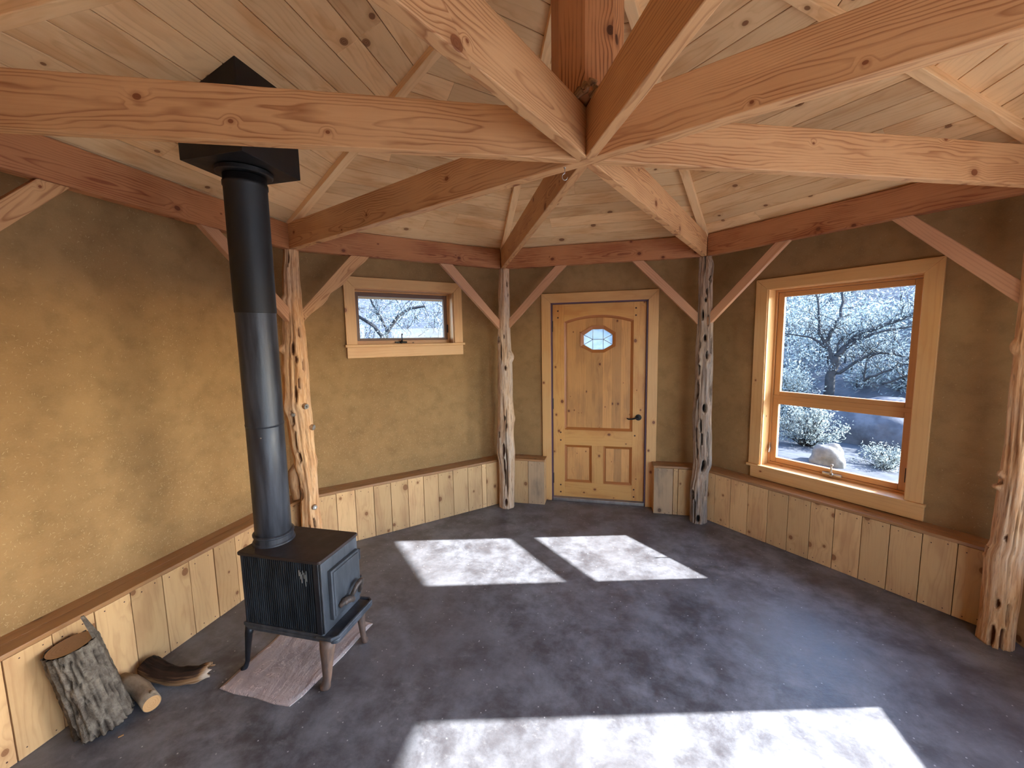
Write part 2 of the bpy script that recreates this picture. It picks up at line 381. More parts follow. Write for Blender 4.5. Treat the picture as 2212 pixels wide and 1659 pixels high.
# openings per wall: (u0,u1,z0,z1)
OPEN = {1: (-.44, .48, 1.695, 2.185), 2: (-.478, .478, 0., 2.082), 3: (-.497, .437, .59, 2.095), 4: (-.69, .86, .60, 2.05),
        5: (-.80, .80, .12, 2.15)}  # rear window opening is added for fill; the picture window's is widened
WLAB = ['long stretch of tan straw-clay plaster beside the black stovepipe', 'tan straw-clay wall around the small high window',
        'tan plaster wall around the wooden door', 'brown shaded plaster wall around the large window',
        'plaster wall past the far right log post, mostly out of view', 'plaster wall with added window behind the viewpoint toward the south east',
        'plain plaster wall directly behind the viewpoint', 'plain plaster wall behind the viewpoint on the stove side']
for m in range(8):
    D, N = wall_axes(m); mb = MB()
    zt0, zt1 = zceil(AW) + .03, zceil(AO) + .03
    hi, ho = AW * T225, AO * T225
    def quadbox(u0, u1, z0, z1, edge0=False, edge1=False):
        top = z1 is None
        a0, a1 = (zt0, zt1) if top else (z1, z1)
        o0 = -ho if edge0 else u0; o1 = ho if edge1 else u1
        P = [W(m, u0, AW, z0), W(m, u1, AW, z0), W(m, o1, AO, z0), W(m, o0, AO, z0),
             W(m, u0, AW, a0), W(m, u1, AW, a0), W(m, o1, AO, a1), W(m, o0, AO, a1)]
        gs = [(u0, z0, m * 11.), (u1, z0, m * 11.), (o1, z0, m * 11. + .2), (o0, z0, m * 11. + .2),
              (u0, a0, m * 11.), (u1, a0, m * 11.), (o1, a1, m * 11. + .2), (o0, a1, m * 11. + .2)]
        mb.hexa(P, gs)
    if m in OPEN:
        u0, u1, z0, z1 = OPEN[m]
        quadbox(-hi, u0, 0, None, edge0=True); quadbox(u1, hi, 0, None, edge1=True)
        quadbox(u0, u1, z1, None)
        if z0 > 0: quadbox(u0, u1, 0, z0)
    else: quadbox(-hi, hi, 0, None, True, True)
    o = mb.build('wall_' + SIDE[m], MAT['plaster']); tag(o, WLAB[m], 'wall', kind='structure')
# ceiling: pine boards on eight slopes
mb = MB(); PW = .1187; n0 = 1.003 - 8 * PW
NMAX = 3.24
for m in range(8):
    k = 0
    D, N = wall_axes(m)
    nrm = Vector((D.x * SL, D.y * SL, 1)).normalized()
    while True:
        a, b = n0 + k * PW + .0014, n0 + (k + 1) * PW - .0014; k += 1
        a = max(a, .03)
        if a >= NMAX: break
        if b <= a: continue
        # split long boards at random butt joints
        cuts = [-1.0, 1.0]
        if b > .9 and random.random() < .35: cuts = [-1.0, random.uniform(-.6, .6), 1.0]
        for c0, c1 in zip(cuts[:-1], cuts[1:]):
            P = []; gs = []
            off = random.uniform(0, 60); cy, cz = random.uniform(-.1, .1), random.uniform(.04, .2)
            for up in (0, .018):
                for n_, s_ in ((a, c0), (a, c1), (b, c1), (b, c0)):
                    u = s_ * n_ * T225 if abs(s_) == 1 else s_ * b * T225
                    u = max(-n_ * T225, min(n_ * T225, u))
                    p = W(m, u, n_, zceil(n_)) + nrm * up
                    P.append(p); gs.append((u + off, (n_ - a) * 1.07 + cy, up + cz))
            mb.hexa(P, gs, random.random())
ce = mb.build('ceiling', MAT['pine'], bevel=.002, segs=1); tag(ce, 'knotty pine board ceiling in eight sloping triangles', 'ceiling', kind='structure')
mb = MB()
for m in range(8):
    D, N = wall_axes(m); P = []
    for up in (.021, .12):
        for n_, s_ in ((.01, -1), (.01, 1), (NMAX + .02, 1), (NMAX + .02, -1)):
            P.append(W(m, s_ * n_ * T225, n_, zceil(n_) + up))
    mb.hexa(P)
o = mb.build('roof', MAT['roof']); tag(o, 'roof deck above the pine ceiling boards', 'roof', kind='structure')
# ------------------------------------------------------------------ timber frame
def beam_box(mb, D, N, r0, r1, w, z0, z1, tint=None):
    mb.box(Vector((0, 0, 0)), D, N, UP, r0, r1, -w / 2, w / 2, z0, z1, tint=tint, cen=(random.uniform(-.05, .05), random.uniform(-.02, .09)))
TL = {0: 'tie beam running out over the stove past the black chimney box', 2: 'tie beam ending on the slim pale post just before the door',
      3: 'tie beam ending on the grey weathered post between door and large window', 4: 'tie beam above the large window toward the far right post',
      6: 'tie beam rising steeply to the picture top, just right of the king post', 7: 'tie beam rising to the picture top, just left of the king post'}
D, N = hip(1); mb = MB(); beam_box(mb, D, N, -2.41, 2.41, .054, ZB, ZT)
o = mb.build('tie_beam', MAT['fir'], bevel=.004, origin=D * 2.41 + UP * ZB)
tag(o, 'single tie beam running straight through the hub onto the post behind the stovepipe', 'beam', 'tie beams meeting at the hub', 'thing')
for k in (0, 2, 3, 4, 6, 7):
    D, N = hip(k); mb = MB(); beam_box(mb, D, N, .03, 2.41, .042, ZB + .001, ZT)
    o = mb.build('tie_beam', MAT['fir'], bevel=.004, origin=D * 2.41 + UP * ZB); tag(o, TL[k], 'beam', 'tie beams meeting at the hub', 'thing')
RL = {0: 'red-brown ring beam along the top of the long wall behind the stovepipe', 1: 'red-brown ring beam above the small high window',
      2: 'red-brown ring beam above the wooden door', 3: 'red-brown ring beam above the large window',
      4: 'ring beam beyond the far right log post', 7: 'ring beam beyond the stove side, mostly out of view'}
for m in (0, 1, 2, 3, 4, 7):
    mb = MB(); g = .028
    poly = [(-AR * T225 + g, AR), (AR * T225 - g, AR), (ARO * T225 - g, ARO), (-ARO * T225 + g, ARO)]
    P = []; gs = []; off = random.uniform(0, 40)
    for z in (ZB, ZT - .002):
        for u, a in poly: P.append(W(m, u, a, z)); gs.append((u + off, a - AR - .02, z - ZB - .06))
    mb.hexa(P, gs, random.random())
    o = mb.build('ring_beam', MAT['ringfir_shaded'], bevel=.003, origin=W(m, 0, AR, ZB)); tag(o, RL[m], 'beam', 'ring beams on top of the log posts', 'thing')
HL = {0: 'hip rafter in the top left corner of the view above the stove side', 1: 'hip rafter climbing from the post behind the stovepipe',
      2: 'hip rafter climbing from the slim pale post before the door', 3: 'hip rafter climbing from the grey weathered post',
      4: 'hip rafter climbing from the far right post above the large window', 5: 'hip rafter at the upper right behind the through beam'}
for k in range(6):
    D, N = hip(k); mb = MB(); w = .053; P = []; gs = []; off = random.uniform(0, 40)
    zl = lambda r: 2.56 + .362 * (2.35 - r)
    zh = lambda r: ZC0 + SL * AR - SL * math.cos(rad(22.5)) * r - .001
    r0, r1 = .125, 2.40
    for f in (zl, zh):
        for r, s in ((r0, -1), (r1, -1), (r1, 1), (r0, 1)):
            zz = f(r)
            if f is zh: zz = f(r) - 0.0
            P.append(D * r + N * s * w / 2 + UP * zz); gs.append((r + off, s * w / 2, .06 + (0 if f is zl else .05)))
    mb.hexa(P, gs, .7)
    o = mb.build('hip_rafter', MAT['pine'], bevel=.003, origin=D * r1 + UP * zl(r1)); tag(o, HL[k], 'rafter', 'hip rafters under the board ceiling', 'thing')
# king post
kp = thing('king_post', 'octagonal red fir king post standing on the beam hub', 'post', (0, 0, ZT))
mb = MB(); R0 = .137; V = []; gs = []
for z in (ZT + .012, 3.36):
    for i in range(8):
        t = rad(-90 + 45 * i); V.append(Vector((math.cos(t) * R0, math.sin(t) * R0, z)))
# each face carries its own grain coordinates
for i in range(8):
    j = (i + 1) % 8; q = [V[i], V[j], V[j + 8], V[i + 8]]
    oy = .02 + .013 * ((i * 5) % 7)
    mb.add(q, [(0, 1, 2, 3)], [(0 + i * 3, oy, .01), (0 + i * 3, oy + .105, .01), (.8 + i * 3, oy + .105, .01), (.8 + i * 3, oy, .01)], .4 + .2 * (i % 2))
mb.add([V[i] for i in range(8)], [tuple(range(7, -1, -1))], None, .5)
mb.build('shaft', MAT['post'], kp)
mb = MB()
for i in range(7):  # ragged bark end
    a = -100 + i * 12
    c = Vector((math.cos(rad(a)) * (.10 - .004 * i), math.sin(rad(a)) * .115, ZT + .012 + .012 * (i % 3)))
    mb.tube([c + Vector((-.02, 0, -.008)), c + Vector((0, -.012, .004)), c + Vector((.022, .004, .012))], [.012, .017 + .004 * (i % 2), .008], 8)
o = mb.build('bark_end', MAT['charred'], kp, smooth=True); o['label'] = 'ragged dark bark at the foot'
# gnarled log posts --------------------------------------------------------
def log_post(name, prof, mat, label, holes=(), knobs=(), seed=0, amp=.006, groove=.012, gdark=.55):
    """prof: [(z, cx, cy, r)] from top to bottom"""
    prof = sorted(prof)
    z0 = 0.; z1 = ZB - .001
    pts = [(min(max(p[0], z0), z1), *p[1:]) for p in prof]
    if pts[0][0] > .01: pts.insert(0, (0., *pts[0][1:]))
    if pts[-1][0] < z1: pts.append((z1, *pts[-1][1:]))
    def at(z):
        for a, b in zip(pts[:-1], pts[1:]):
            if a[0] <= z <= b[0]:
                t = (z - a[0]) / max(b[0] - a[0], 1e-6); t = t * t * (3 - 2 * t)
                return [a[i] + (b[i] - a[i]) * t for i in (1, 2, 3)]
        return pts[-1][1:]
    base = at(0.)
    # direction towards the room's viewpoint for hole placement
    root = thing(name, label, 'post', (base[0], base[1], 0), 'gnarled log posts carrying the ring beams')
    vd = Vector((.083 - base[0], -1.70 - base[1], 0)).normalized(); vt = Vector((-vd.y, vd.x, 0))
    nz, ns = 230, 72
    mb = MB(); V = []; G = []; T = []
    for i in range(nz + 1):
        z = z0 + (z1 - z0) * i / nz; cx, cy, r = at(z)
        for k in range(ns):
            t = 2 * math.pi * k / ns; q = vd * math.cos(t) + vt * math.sin(t)
            sp = Vector((q.x * 3.2, q.y * 3.2, z * 1.6 + seed))
            d = (mn.noise(sp) * 1.0) * amp * 1.6
            fl_ = mn.noise(Vector((q.x * 4.5 + seed, q.y * 4.5, z * 1.05 + seed * 2))) 
            dk = 0.
            gv = max(0., .16 - abs(fl_)) / .16            # long flutes where the noise crosses zero
            gate = max(0., min(1., (mn.noise(Vector((q.x * 2, q.y * 2, z * 3.1 + seed * 3))) + .12) * 3))
            d -= gv * gv * groove * gate; dk += gv ** 3 * gdark * gate
            d += mn.noise(Vector((q.x * 14, q.y * 14, z * 5 + seed))) * amp * .5
            for (hz, hs, hh, hw, dep) in holes:
                th = math.asin(max(-.98, min(.98, hs)))
                dt = (t - th + math.pi) % (2 * math.pi) - math.pi
                e = ((z - hz) / hh) ** 2 + (dt * r / hw) ** 2
                if e < 2.2:
                    w = max(0., 1 - e / 1.0); d -= dep * min(1, w * 2.2)
                    dk = max(dk, min(1., w * 2.6))
                    if 1.0 < e < 2.2: d += .006 * (1 - abs(e - 1.4) / .8) if abs(e - 1.4) < .8 else 0
            for (hz, hs, hh, hw, dep) in knobs:
                th = math.asin(max(-.98, min(.98, hs)))
                dt = (t - th + math.pi) % (2 * math.pi) - math.pi
                e = ((z - hz) / hh) ** 2 + (dt * r / hw) ** 2
                if e < 1: d += dep * (1 - e) ** 1.2
            rr = max(.012, r * .97 + d)
            V.append(Vector((cx, cy, z)) + q * rr); G.append((z + seed * 3, q.x * rr, q.y * rr)); T.append(min(1., dk))
    F = []
    for i in range(nz):
        for k in range(ns):
            k2 = (k + 1) % ns; F.append((i * ns + k, i * ns + k2, (i + 1) * ns + k2, (i + 1) * ns + k))
    F.append(tuple(range(ns - 1, -1, -1))); F.append(tuple(nz * ns + k for k in range(ns)))
    mb.add(V, F, G, T)
    mb.build('trunk', MAT[mat], root, smooth=True)
    return root, at, vd, vt
P1 = [(2.404, -2.195, .908, .051), (2.203, -2.204, .9, .059), (2.068, -2.205, .899, .064), (2.027, -2.212, .894, .07), (1.897, -2.209, .896, .07), (1.794, -2.21, .895, .077),
      (1.672, -2.216, .89, .083), (1.55, -2.218, .888, .086), (1.373, -2.222, .885, .087), (1.249, -2.225, .883, .093), (1.158, -2.216, .89, .088), (.975, -2.211, .894, .088), (.79, -2.2, .903, .08),
      (.714, -2.196, .906, .073), (.561, -2.192, .911, .067), (.41, -2.195, .908, .071), (.264, -2.194, .909, .077), (0., -2.19, .912, .085)]
r1, at, vd, vt = log_post('log_post', P1, 'juniper', 'thick peeled juniper post with sawn knots, right behind the stovepipe',
    holes=[(1.80, .5, .045, .010, .02), (1.68, -.1, .05, .012, .02), (1.60, .15, .03, .012, .02), (1.55, .72, .05, .012, .02), (1.42, .3, .05, .008, .02), (1.34, .0, .07, .010, .022),
           (1.16, -.5, .06, .012, .025), (.98, -.45, .09, .009, .03), (.86, -.42, .05, .010, .03), (.56, -.8, .05, .014, .03), (.30, .35, .035, .012, .03), (.34, .3, .02, .008, .02), (.2, -.2, .12, .008, .03), (2.33, -.35, .06, .006, .03)],
    knobs=[(2.04, -.9, .035, .05, .018), (1.68, -.93, .04, .03, .028), (1.52, -.95, .05, .03, .014), (1.9, -.1, .06, .04, .012), (1.22, -.9, .09, .05, .01), (.76, -.9, .08, .05, .012), (.80, .95, .06, .03, .008)], seed=3., amp=.008)
for z, s, rk, ln in ((1.245, .62, .020, .022), (1.19, -.35, .014, .014), (1.075, .86, .021, .026), (.445, .42, .018, .014)):
    cx, cy, r = at(z); t = math.asin(s); q = (vd * math.cos(t) + vt * math.sin(t))
    c = Vector((cx, cy, z)) + q * (r * .9); mb = MB()
    ax = (q + Vector((0, 0, -.12))).normalized()
    mb.lathe(c, ax, [(0, rk * 1.25), (ln * .6, rk * 1.1), (ln, rk)], 20, mi=0)
    mb.lathe(c + ax * ln, ax, [(0, rk * .98), (.003, rk * .95)], 20, mi=1)
    mb.lathe(c + ax * (ln + .003), ax, [(0, rk * .5), (.0015, rk * .48)], 16, mi=2)
    kn = mb.build('sawn_knot', [MAT['juniper'], MAT['knotgrey'], MAT['steel']], r1, smooth=False); kn['label'] = 'grey sawn-off branch knot'
mb = MB()   # hanging side trunk
mb.tube([(-2.235, .872, .80), (-2.262, .85, .73), (-2.268, .846, .66), (-2.266, .847, .58), (-2.262, .85, .515)], [.03, .044, .04, .032, .028], 20)
o = mb.build('side_stem', MAT['juniper'], r1, smooth=True); o['label'] = 'sawn-off side stem'
P2 = [(2.408, -.897, 2.198, .049), (2.098, -.902, 2.196, .056), (1.782, -.911, 2.194, .062), (1.62, -.912, 2.193, .065), (1.414, -.909, 2.194, .071), (1.18, -.912, 2.193, .075),
      (.943, -.91, 2.194, .088), (.752, -.919, 2.192, .088), (.582, -.919, 2.192, .093), (.46, -.913, 2.193, .082), (.264, -.915, 2.193, .08), (.0, -.917, 2.192, .083)]
log_post('log_post', P2, 'juniper_pale', 'slim pale juniper post just before the wooden door, between small window and door',
    holes=[(2.25, .55, .03, .010, .025), (2.15, .65, .015, .008, .02), (1.75, .0, .025, .006, .02), (1.72, -.85, .04, .012, .02), (1.60, -.5, .12, .008, .02), (1.44, .1, .025, .012, .03), (.94, -.15, .03, .008, .03),
           (.86, .1, .05, .008, .03), (.77, -.72, .035, .014, .03), (.62, -.25, .07, .018, .04), (.45, -.25, .1, .012, .035), (.40, .12, .30, .008, .03), (.8, .08, .25, .006, .025), (.07, -.1, .04, .018, .03), (.33, -.12, .1, .008, .03)],
    knobs=[(1.55, .97, .06, .05, .025), (.92, .95, .05, .04, .012), (1.2, -.4, .05, .03, .008)], seed=11., amp=.007)
P3 = [(2.402, .916, 2.193, .049), (2.322, .925, 2.191, .059), (2.224, .921, 2.192, .06), (2.025, .925, 2.191, .059), (1.823, .931, 2.19, .063), (1.619, .931, 2.189, .069),
      (1.412, .933, 2.189, .07), (1.203, .931, 2.19, .072), (.991, .928, 2.19, .078), (.777, .936, 2.189, .078), (.561, .942, 2.187, .074), (.471, .928, 2.19, .066), (.338, .92, 2.192, .076),
      (.25, .922, 2.191, .076), (.115, .922, 2.191, .076), (.0, .923, 2.191, .074)]
log_post('log_post', P3, 'juniper_grey', 'grey weathered juniper post with black hollows between door and large window',
    holes=[(2.28, .75, .08, .012, .035), (2.20, .6, .03, .014, .04), (2.10, .2, .03, .008, .02), (2.03, .05, .02, .010, .02), (1.70, .0, .03, .018, .04), (1.64, -.6, .05, .010, .03), (1.63, .75, .08, .008, .03), (1.55, .3, .04, .010, .03),
           (1.50, -.7, .06, .012, .03), (1.42, -.55, .05, .008, .03), (1.24, -.7, .09, .022, .045), (1.22, .85, .09, .012, .03), (1.08, .25, .04, .022, .045), (.92, -.15, .07, .010, .03), (.83, -.65, .08, .012, .03), (.80, -.05, .06, .010, .03),
           (.78, .6, .10, .010, .03), (.68, -.6, .08, .010, .03), (.60, .68, .05, .016, .04), (.55, .2, .06, .022, .045), (.27, -.72, .05, .026, .045), (.34, .75, .08, .010, .03), (.12, -.4, .12, .008, .03), (.05, .0, .04, .02, .02), (1.9, -.35, .05, .008, .02), (1.85, .35, .06, .008, .025)],
    knobs=[(1.52, .6, .05, .035, .018), (2.33, .3, .05, .03, .01), (1.0, -.9, .1, .04, .01)], seed=23., amp=.009, groove=.026, gdark=1.)
P4 = [(2.40, 2.19, .905, .056), (1.853, 2.19, .913, .056), (1.68, 2.191, .912, .058), (1.464, 2.192, .91, .060), (1.086, 2.198, .905, .060), (.959, 2.199, .905, .062), (.759, 2.198, .906, .064), (.586, 2.195, .908, .065),
      (.499, 2.187, .914, .072), (.3, 2.19, .911, .072), (.142, 2.19, .911, .070), (.0, 2.19, .911, .074)]
log_post('log_post', P4, 'juniper', 'pale stripped log post at the far right edge, with broken knots',
    holes=[(.92, -.9, .03, .012, .03), (.51, -.93, .03, .016, .03), (.25, -.1, .03, .010, .02), (.2, .45, .07, .008, .03), (.06, -.2, .07, .012, .02), (.05, .3, .08, .01, .02), (1.5, .3, .06, .012, .02), (.62, -.2, .02, .005, .01)],
    knobs=[(1.63, -.95, .05, .04, .018), (.95, -.93, .03, .03, .02), (.88, -.95, .02, .03, .03)], seed=37., amp=.005)
# knee braces: (wall, post side u, z at post low/high, u at ring low/high) ------------------
BR = [(0, (-.90, 1.845, 1.955), (-.36, -.465), 'knee brace at the far left edge, partly cut off by the picture', 'fir'),
      (0, (.875, 1.835, 1.945), (.215, .328), 'knee brace hidden partly behind the black stovepipe', 'brace'),
      (1, (-.875, 1.86, 1.96), (-.35, -.492), 'wide wavy-edged knee brace left of the small window', 'fir'),
      (1, (.875, 1.80, 1.89), (.255, .375), 'knee brace between the small window and the slim pale post', 'brace'),
      (2, (-.875, 1.81, 1.90), (-.290, -.395), 'knee brace just left of the door on the slim pale post', 'brace'),
      (2, (.875, 1.815, 1.915), (.30, .40), 'knee brace right of the door on the grey weathered post', 'brace'),
      (3, (-.875, 1.785, 1.885), (-.237, -.335), 'knee brace left of the large window on the grey weathered post', 'brace'),
      (3, (.875, 1.825, 1.94), (.318, .418), 'knee brace right of the large window running to the far right post', 'brace')]
for m, (up_, zl_, zh_), (ul, uh), lab, mt in BR:
    mb = MB(); sg = 1 if up_ > 0 else -1
    if up_ > 0: poly = [(ul, ZB), (up_, zl_), (up_, zh_), (uh, ZB)]
    else: poly = [(up_, zl_), (ul, ZB), (uh, ZB), (up_, zh_)]
    if m == 1 and up_ < 0:   # waney lower edge
        poly = [(up_, zl_)]
        for i in range(1, 14):
            t = i / 14; w = .012 * mn.noise(Vector((i * .9, 3, 0))) - .006 * math.sin(i * 1.3)
            poly.append((up_ + (ul - up_) * t + w * .7, zl_ + (ZB - zl_) * t - w * .7))
        poly += [(ul, ZB), (uh, ZB), (up_, zh_)]
    P = []; gs = []; n = len(poly); off = random.uniform(0, 40)
    dx, dz = (up_ - ul), (zl_ - ZB); L = math.hypot(dx, dz); dx /= L; dz /= L
    for a in (2.182, 2.222):
        for u, z in poly:
            P.append(W(m, u, a, z)); gs.append((u * dx + z * dz + off, -u * dz + z * dx - (-ul * dz + ZB * dx) + .03, a - 2.19 + .03))
    fs = [tuple(range(n)), tuple(range(2 * n - 1, n - 1, -1))] + [(i, i + n, (i + 1) % n + n, (i + 1) % n) for i in range(n)]
    mb.add(P, fs, gs, random.random())
    o = mb.build('knee_brace', MAT[mt], bevel=.003, origin=W(m, up_, 2.2, zl_)); tag(o, lab, 'brace', 'knee braces between posts and ring beams', 'thing')
# ------------------------------------------------------------------ wainscot
def wainscot(name, m, spans, u0, u1, label, ret=None, grey=()):
    root = thing(name, label, 'wainscot', W(m, (u0 + u1) / 2, AF, 0), None, 'structure')
    D, N = wall_axes(m); mb = MB()
    for i, (a, b) in enumerate(zip(spans[:-1], spans[1:])):
        g = .002
        zj = .458 + random.uniform(-.002, .002)
        mb.box(Vector((0, 0, 0)), UP, N, D, .002, zj, a + g, b - g, AF + random.uniform(-.0015, .0015), AF + .022, mi=1 if i in grey else 0)
        for zn in (.03, .43):    # nail heads
            for q in (.25, .75):
                c = W(m, a + (b - a) * (q + random.uniform(-.08, .08)), AF - .0017, zn + random.uniform(-.012, .012))
                mb.lathe(c, D, [(0, .0035), (.002, .0035)], 8, mi=2)
    if ret is not None:  # end board turning back to the wall beside the door
        ur, sgn = ret
        mb.box(Vector((0, 0, 0)), UP, D, N, .002, .458, AF + .0005, AW - .002, min(ur, ur + sgn * .02), max(ur, ur + sgn * .02))
    mb.build('boards', [MAT['wains'], MAT['wains_grey'], MAT['peg']], root, bevel=.0015, segs=1)
    mb = MB(); hw = lambda a: a * T225
    e0 = lambda a: max(u0, -hw(a)) ; e1 = lambda a: min(u1, hw(a))
    for a0, a1 in ((AF - .006, 2.372), (2.374, AW + .004)):
        P = []; gs = []; off = random.uniform(0, 40); cz = random.uniform(.03, .1)
        for z in (.460, .482):
            for uu, a in ((e0(a0), a0), (e1(a0), a0), (e1(a1), a1), (e0(a1), a1)):
                P.append(W(m, uu, a, z)); gs.append((uu + off, a - a0 - .03, z - .46 + cz))
        mb.hexa(P, gs, random.random())
    mb.build('cap_rail', MAT['cap'], root, bevel=.003)
    return root
wainscot('baseboard_left', 0, [-.95, -.873, -.721, -.569, -.417, -.267, -.114, .032, .183, .331, .483, .635, .787, .95], -.97, .97, 'plank wainscot with dark cap along the stove side wall behind the firewood')
wainscot('baseboard_back_left', 1, [-.95, -.857, -.705, -.554, -.4, -.251, -.095, .054, .201, .354, .513, .668, .72, .95], -.97, .97, 'plank wainscot below the small high window')
wainscot('baseboard_back', 2, [-.95, -.707, -.536], -.97, -.530, 'short stub of plank wainscot between slim pale post and door casing', ret=(-.536, -1), grey=(1,))
wainscot('baseboard_door_side', 2, [.537, .713, .758, .95], .531, .97, 'short stub of plank wainscot between door casing and grey weathered post', ret=(.537, 1), grey=(0,))
wainscot('baseboard_back_right', 3, [-.95, -.80, -.655, -.504, -.345, -.195, -.044, .106, .263, .41, .563, .715, .868, .95], -.97, .97, 'plank wainscot with sunlit cap edge below the large window')
wainscot('baseboard_right', 4, [-.95, -.80, -.65, -.5, -.35, -.2, -.05, .1, .25, .4, .55, .7, .85, .95], -.97, .97, 'plank wainscot beyond the far right post, only a sliver visible')
# ------------------------------------------------------------------ door
door = thing('door_1', 'oiled knotty pine entry door with small octagonal glass light', 'door', W(2, 0, 2.476, 0), None, 'structure')
D, N = wall_axes(2)
def T2(u, v, d): return W(2, u, d, v)
def frame_mitre(mb, m, a0, a1, ul, ur, zb, zt, w, tint=None):
    t3 = lambda u, v, d: W(m, u, d, v)
    mb.prism([(ul, zb), (ul + w, zb), (ul + w, zt - w), (ul, zt)], t3, a0, a1, grain='v', tint=tint)
    mb.prism([(ur - w, zb), (ur, zb), (ur, zt), (ur - w, zt - w)], t3, a0, a1, grain='v', tint=tint)
    mb.prism([(ul, zt), (ul + w, zt - w), (ur - w, zt - w), (ur, zt)], t3, a0, a1, grain='u', tint=tint)
mb = MB(); frame_mitre(mb, 2, 2.428, 2.4505, -.572, .567, .001, 2.174, .094)
mb.build('casing', MAT['trim'], door, bevel=.003)
mb = MB()
for a, b, c, d in ((-.478, -.466, 0, 2.08), (.461, .473, 0, 2.08), (-.478, .473, 2.068, 2.08)):
    mb.box(Vector((0, 0, 0)), N, D, UP, a, b, 2.44, 2.595, c, d, wood=False)
mb.build('jamb', MAT['purple'], door)
mb = MB(); mb.box(Vector((0, 0, 0)), N, D, UP, -.478, .473, 2.44, 2.62, .0, .032, wood=False)
mb.build('threshold', MAT['threshold'], door, bevel=.004)
A0, A1 = 2.476, 2.520
leaf = None
mb = MB()
zb_, zt_ = .037, 2.066
mb.prism([(-.463, zb_), (-.345, zb_), (-.345, zt_), (-.463, zt_)], T2, A0, A1, grain='v')
mb.prism([(.340, zb_), (.459, zb_), (.459, zt_), (.340, zt_)], T2, A0, A1, grain='v')
arch = [(-.345 + .685 * i / 16, 1.888 + .062 * math.sin(math.pi * i / 16) ** .8) for i in range(17)]
mb.prism([*arch, (.340, zt_), (-.345, zt_)], T2, A0, A1, grain='u')
mb.prism([(-.345, .603), (.340, .603), (.340, .767), (-.345, .767)], T2, A0, A1, grain='u')
mb.prism([(-.345, zb_), (.340, zb_), (.340, .200), (-.345, .200)], T2, A0, A1, grain='u')
mb.prism([(-.064, .200), (.055, .200), (.055, .603), (-.064, .603)], T2, A0, A1, grain='v', tint=.2)
leaf = mb.build('door_leaf', MAT['door'], door, bevel=.002)
def inset(poly, d):
    n = len(poly); out = []
    for i in range(n):
        p, q, r = Vector(poly[i - 1]).to_2d(), Vector(poly[i]).to_2d(), Vector(poly[(i + 1) % n]).to_2d()
        e1 = (q - p).normalized(); e2 = (r - q).normalized()
        n1 = Vector((-e1.y, e1.x)); n2 = Vector((-e2.y, e2.x)); b = (n1 + n2); b = b / max(b.length_squared, 1e-6) * 2
        out.append(tuple(q + b * d))
    return out
def ring_prism(mb, outer, inner, t3, d0o, d0i, d1, tint=.5):
    n = len(outer); P = [t3(*p, d0o) for p in outer] + [t3(*p, d0i) for p in inner] + [t3(*p, d1) for p in outer] + [t3(*p, d1) for p in inner]
    gs = [(p[0] + p[1], .05, .02) for p in outer] + [(p[0] + p[1], .06, .02) for p in inner] + [(p[0] + p[1], .05, .04) for p in outer] + [(p[0] + p[1], .06, .04) for p in inner]
    fs = []
    for i in range(n):
        j = (i + 1) % n
        fs += [(i, j, n + j, n + i), (2 * n + j, 2 * n + i, 3 * n + i, 3 * n + j), (n + i, n + j, 3 * n + j, 3 * n + i), (j, i, 2 * n + i, 2 * n + j)]
    mb.add(P, fs, gs, tint)
OCT = [(-.063, 1.57), (.057, 1.57), (.168, 1.633), (.168, 1.772), (.057, 1.842), (-.063, 1.842), (-.179, 1.772), (-.179, 1.635)]
OCG = [(-.058, 1.602), (.049, 1.602), (.137, 1.652), (.137, 1.750), (.049, 1.808), (-.058, 1.808), (-.147, 1.750), (-.147, 1.654)]
panels = [[(-.345, .767), (.340, .767)] + list(reversed(arch)), [(-.345, .2), (-.064, .2), (-.064, .603), (-.345, .603)], [(.055, .2), (.340, .2), (.340, .603), (.055, .603)]]
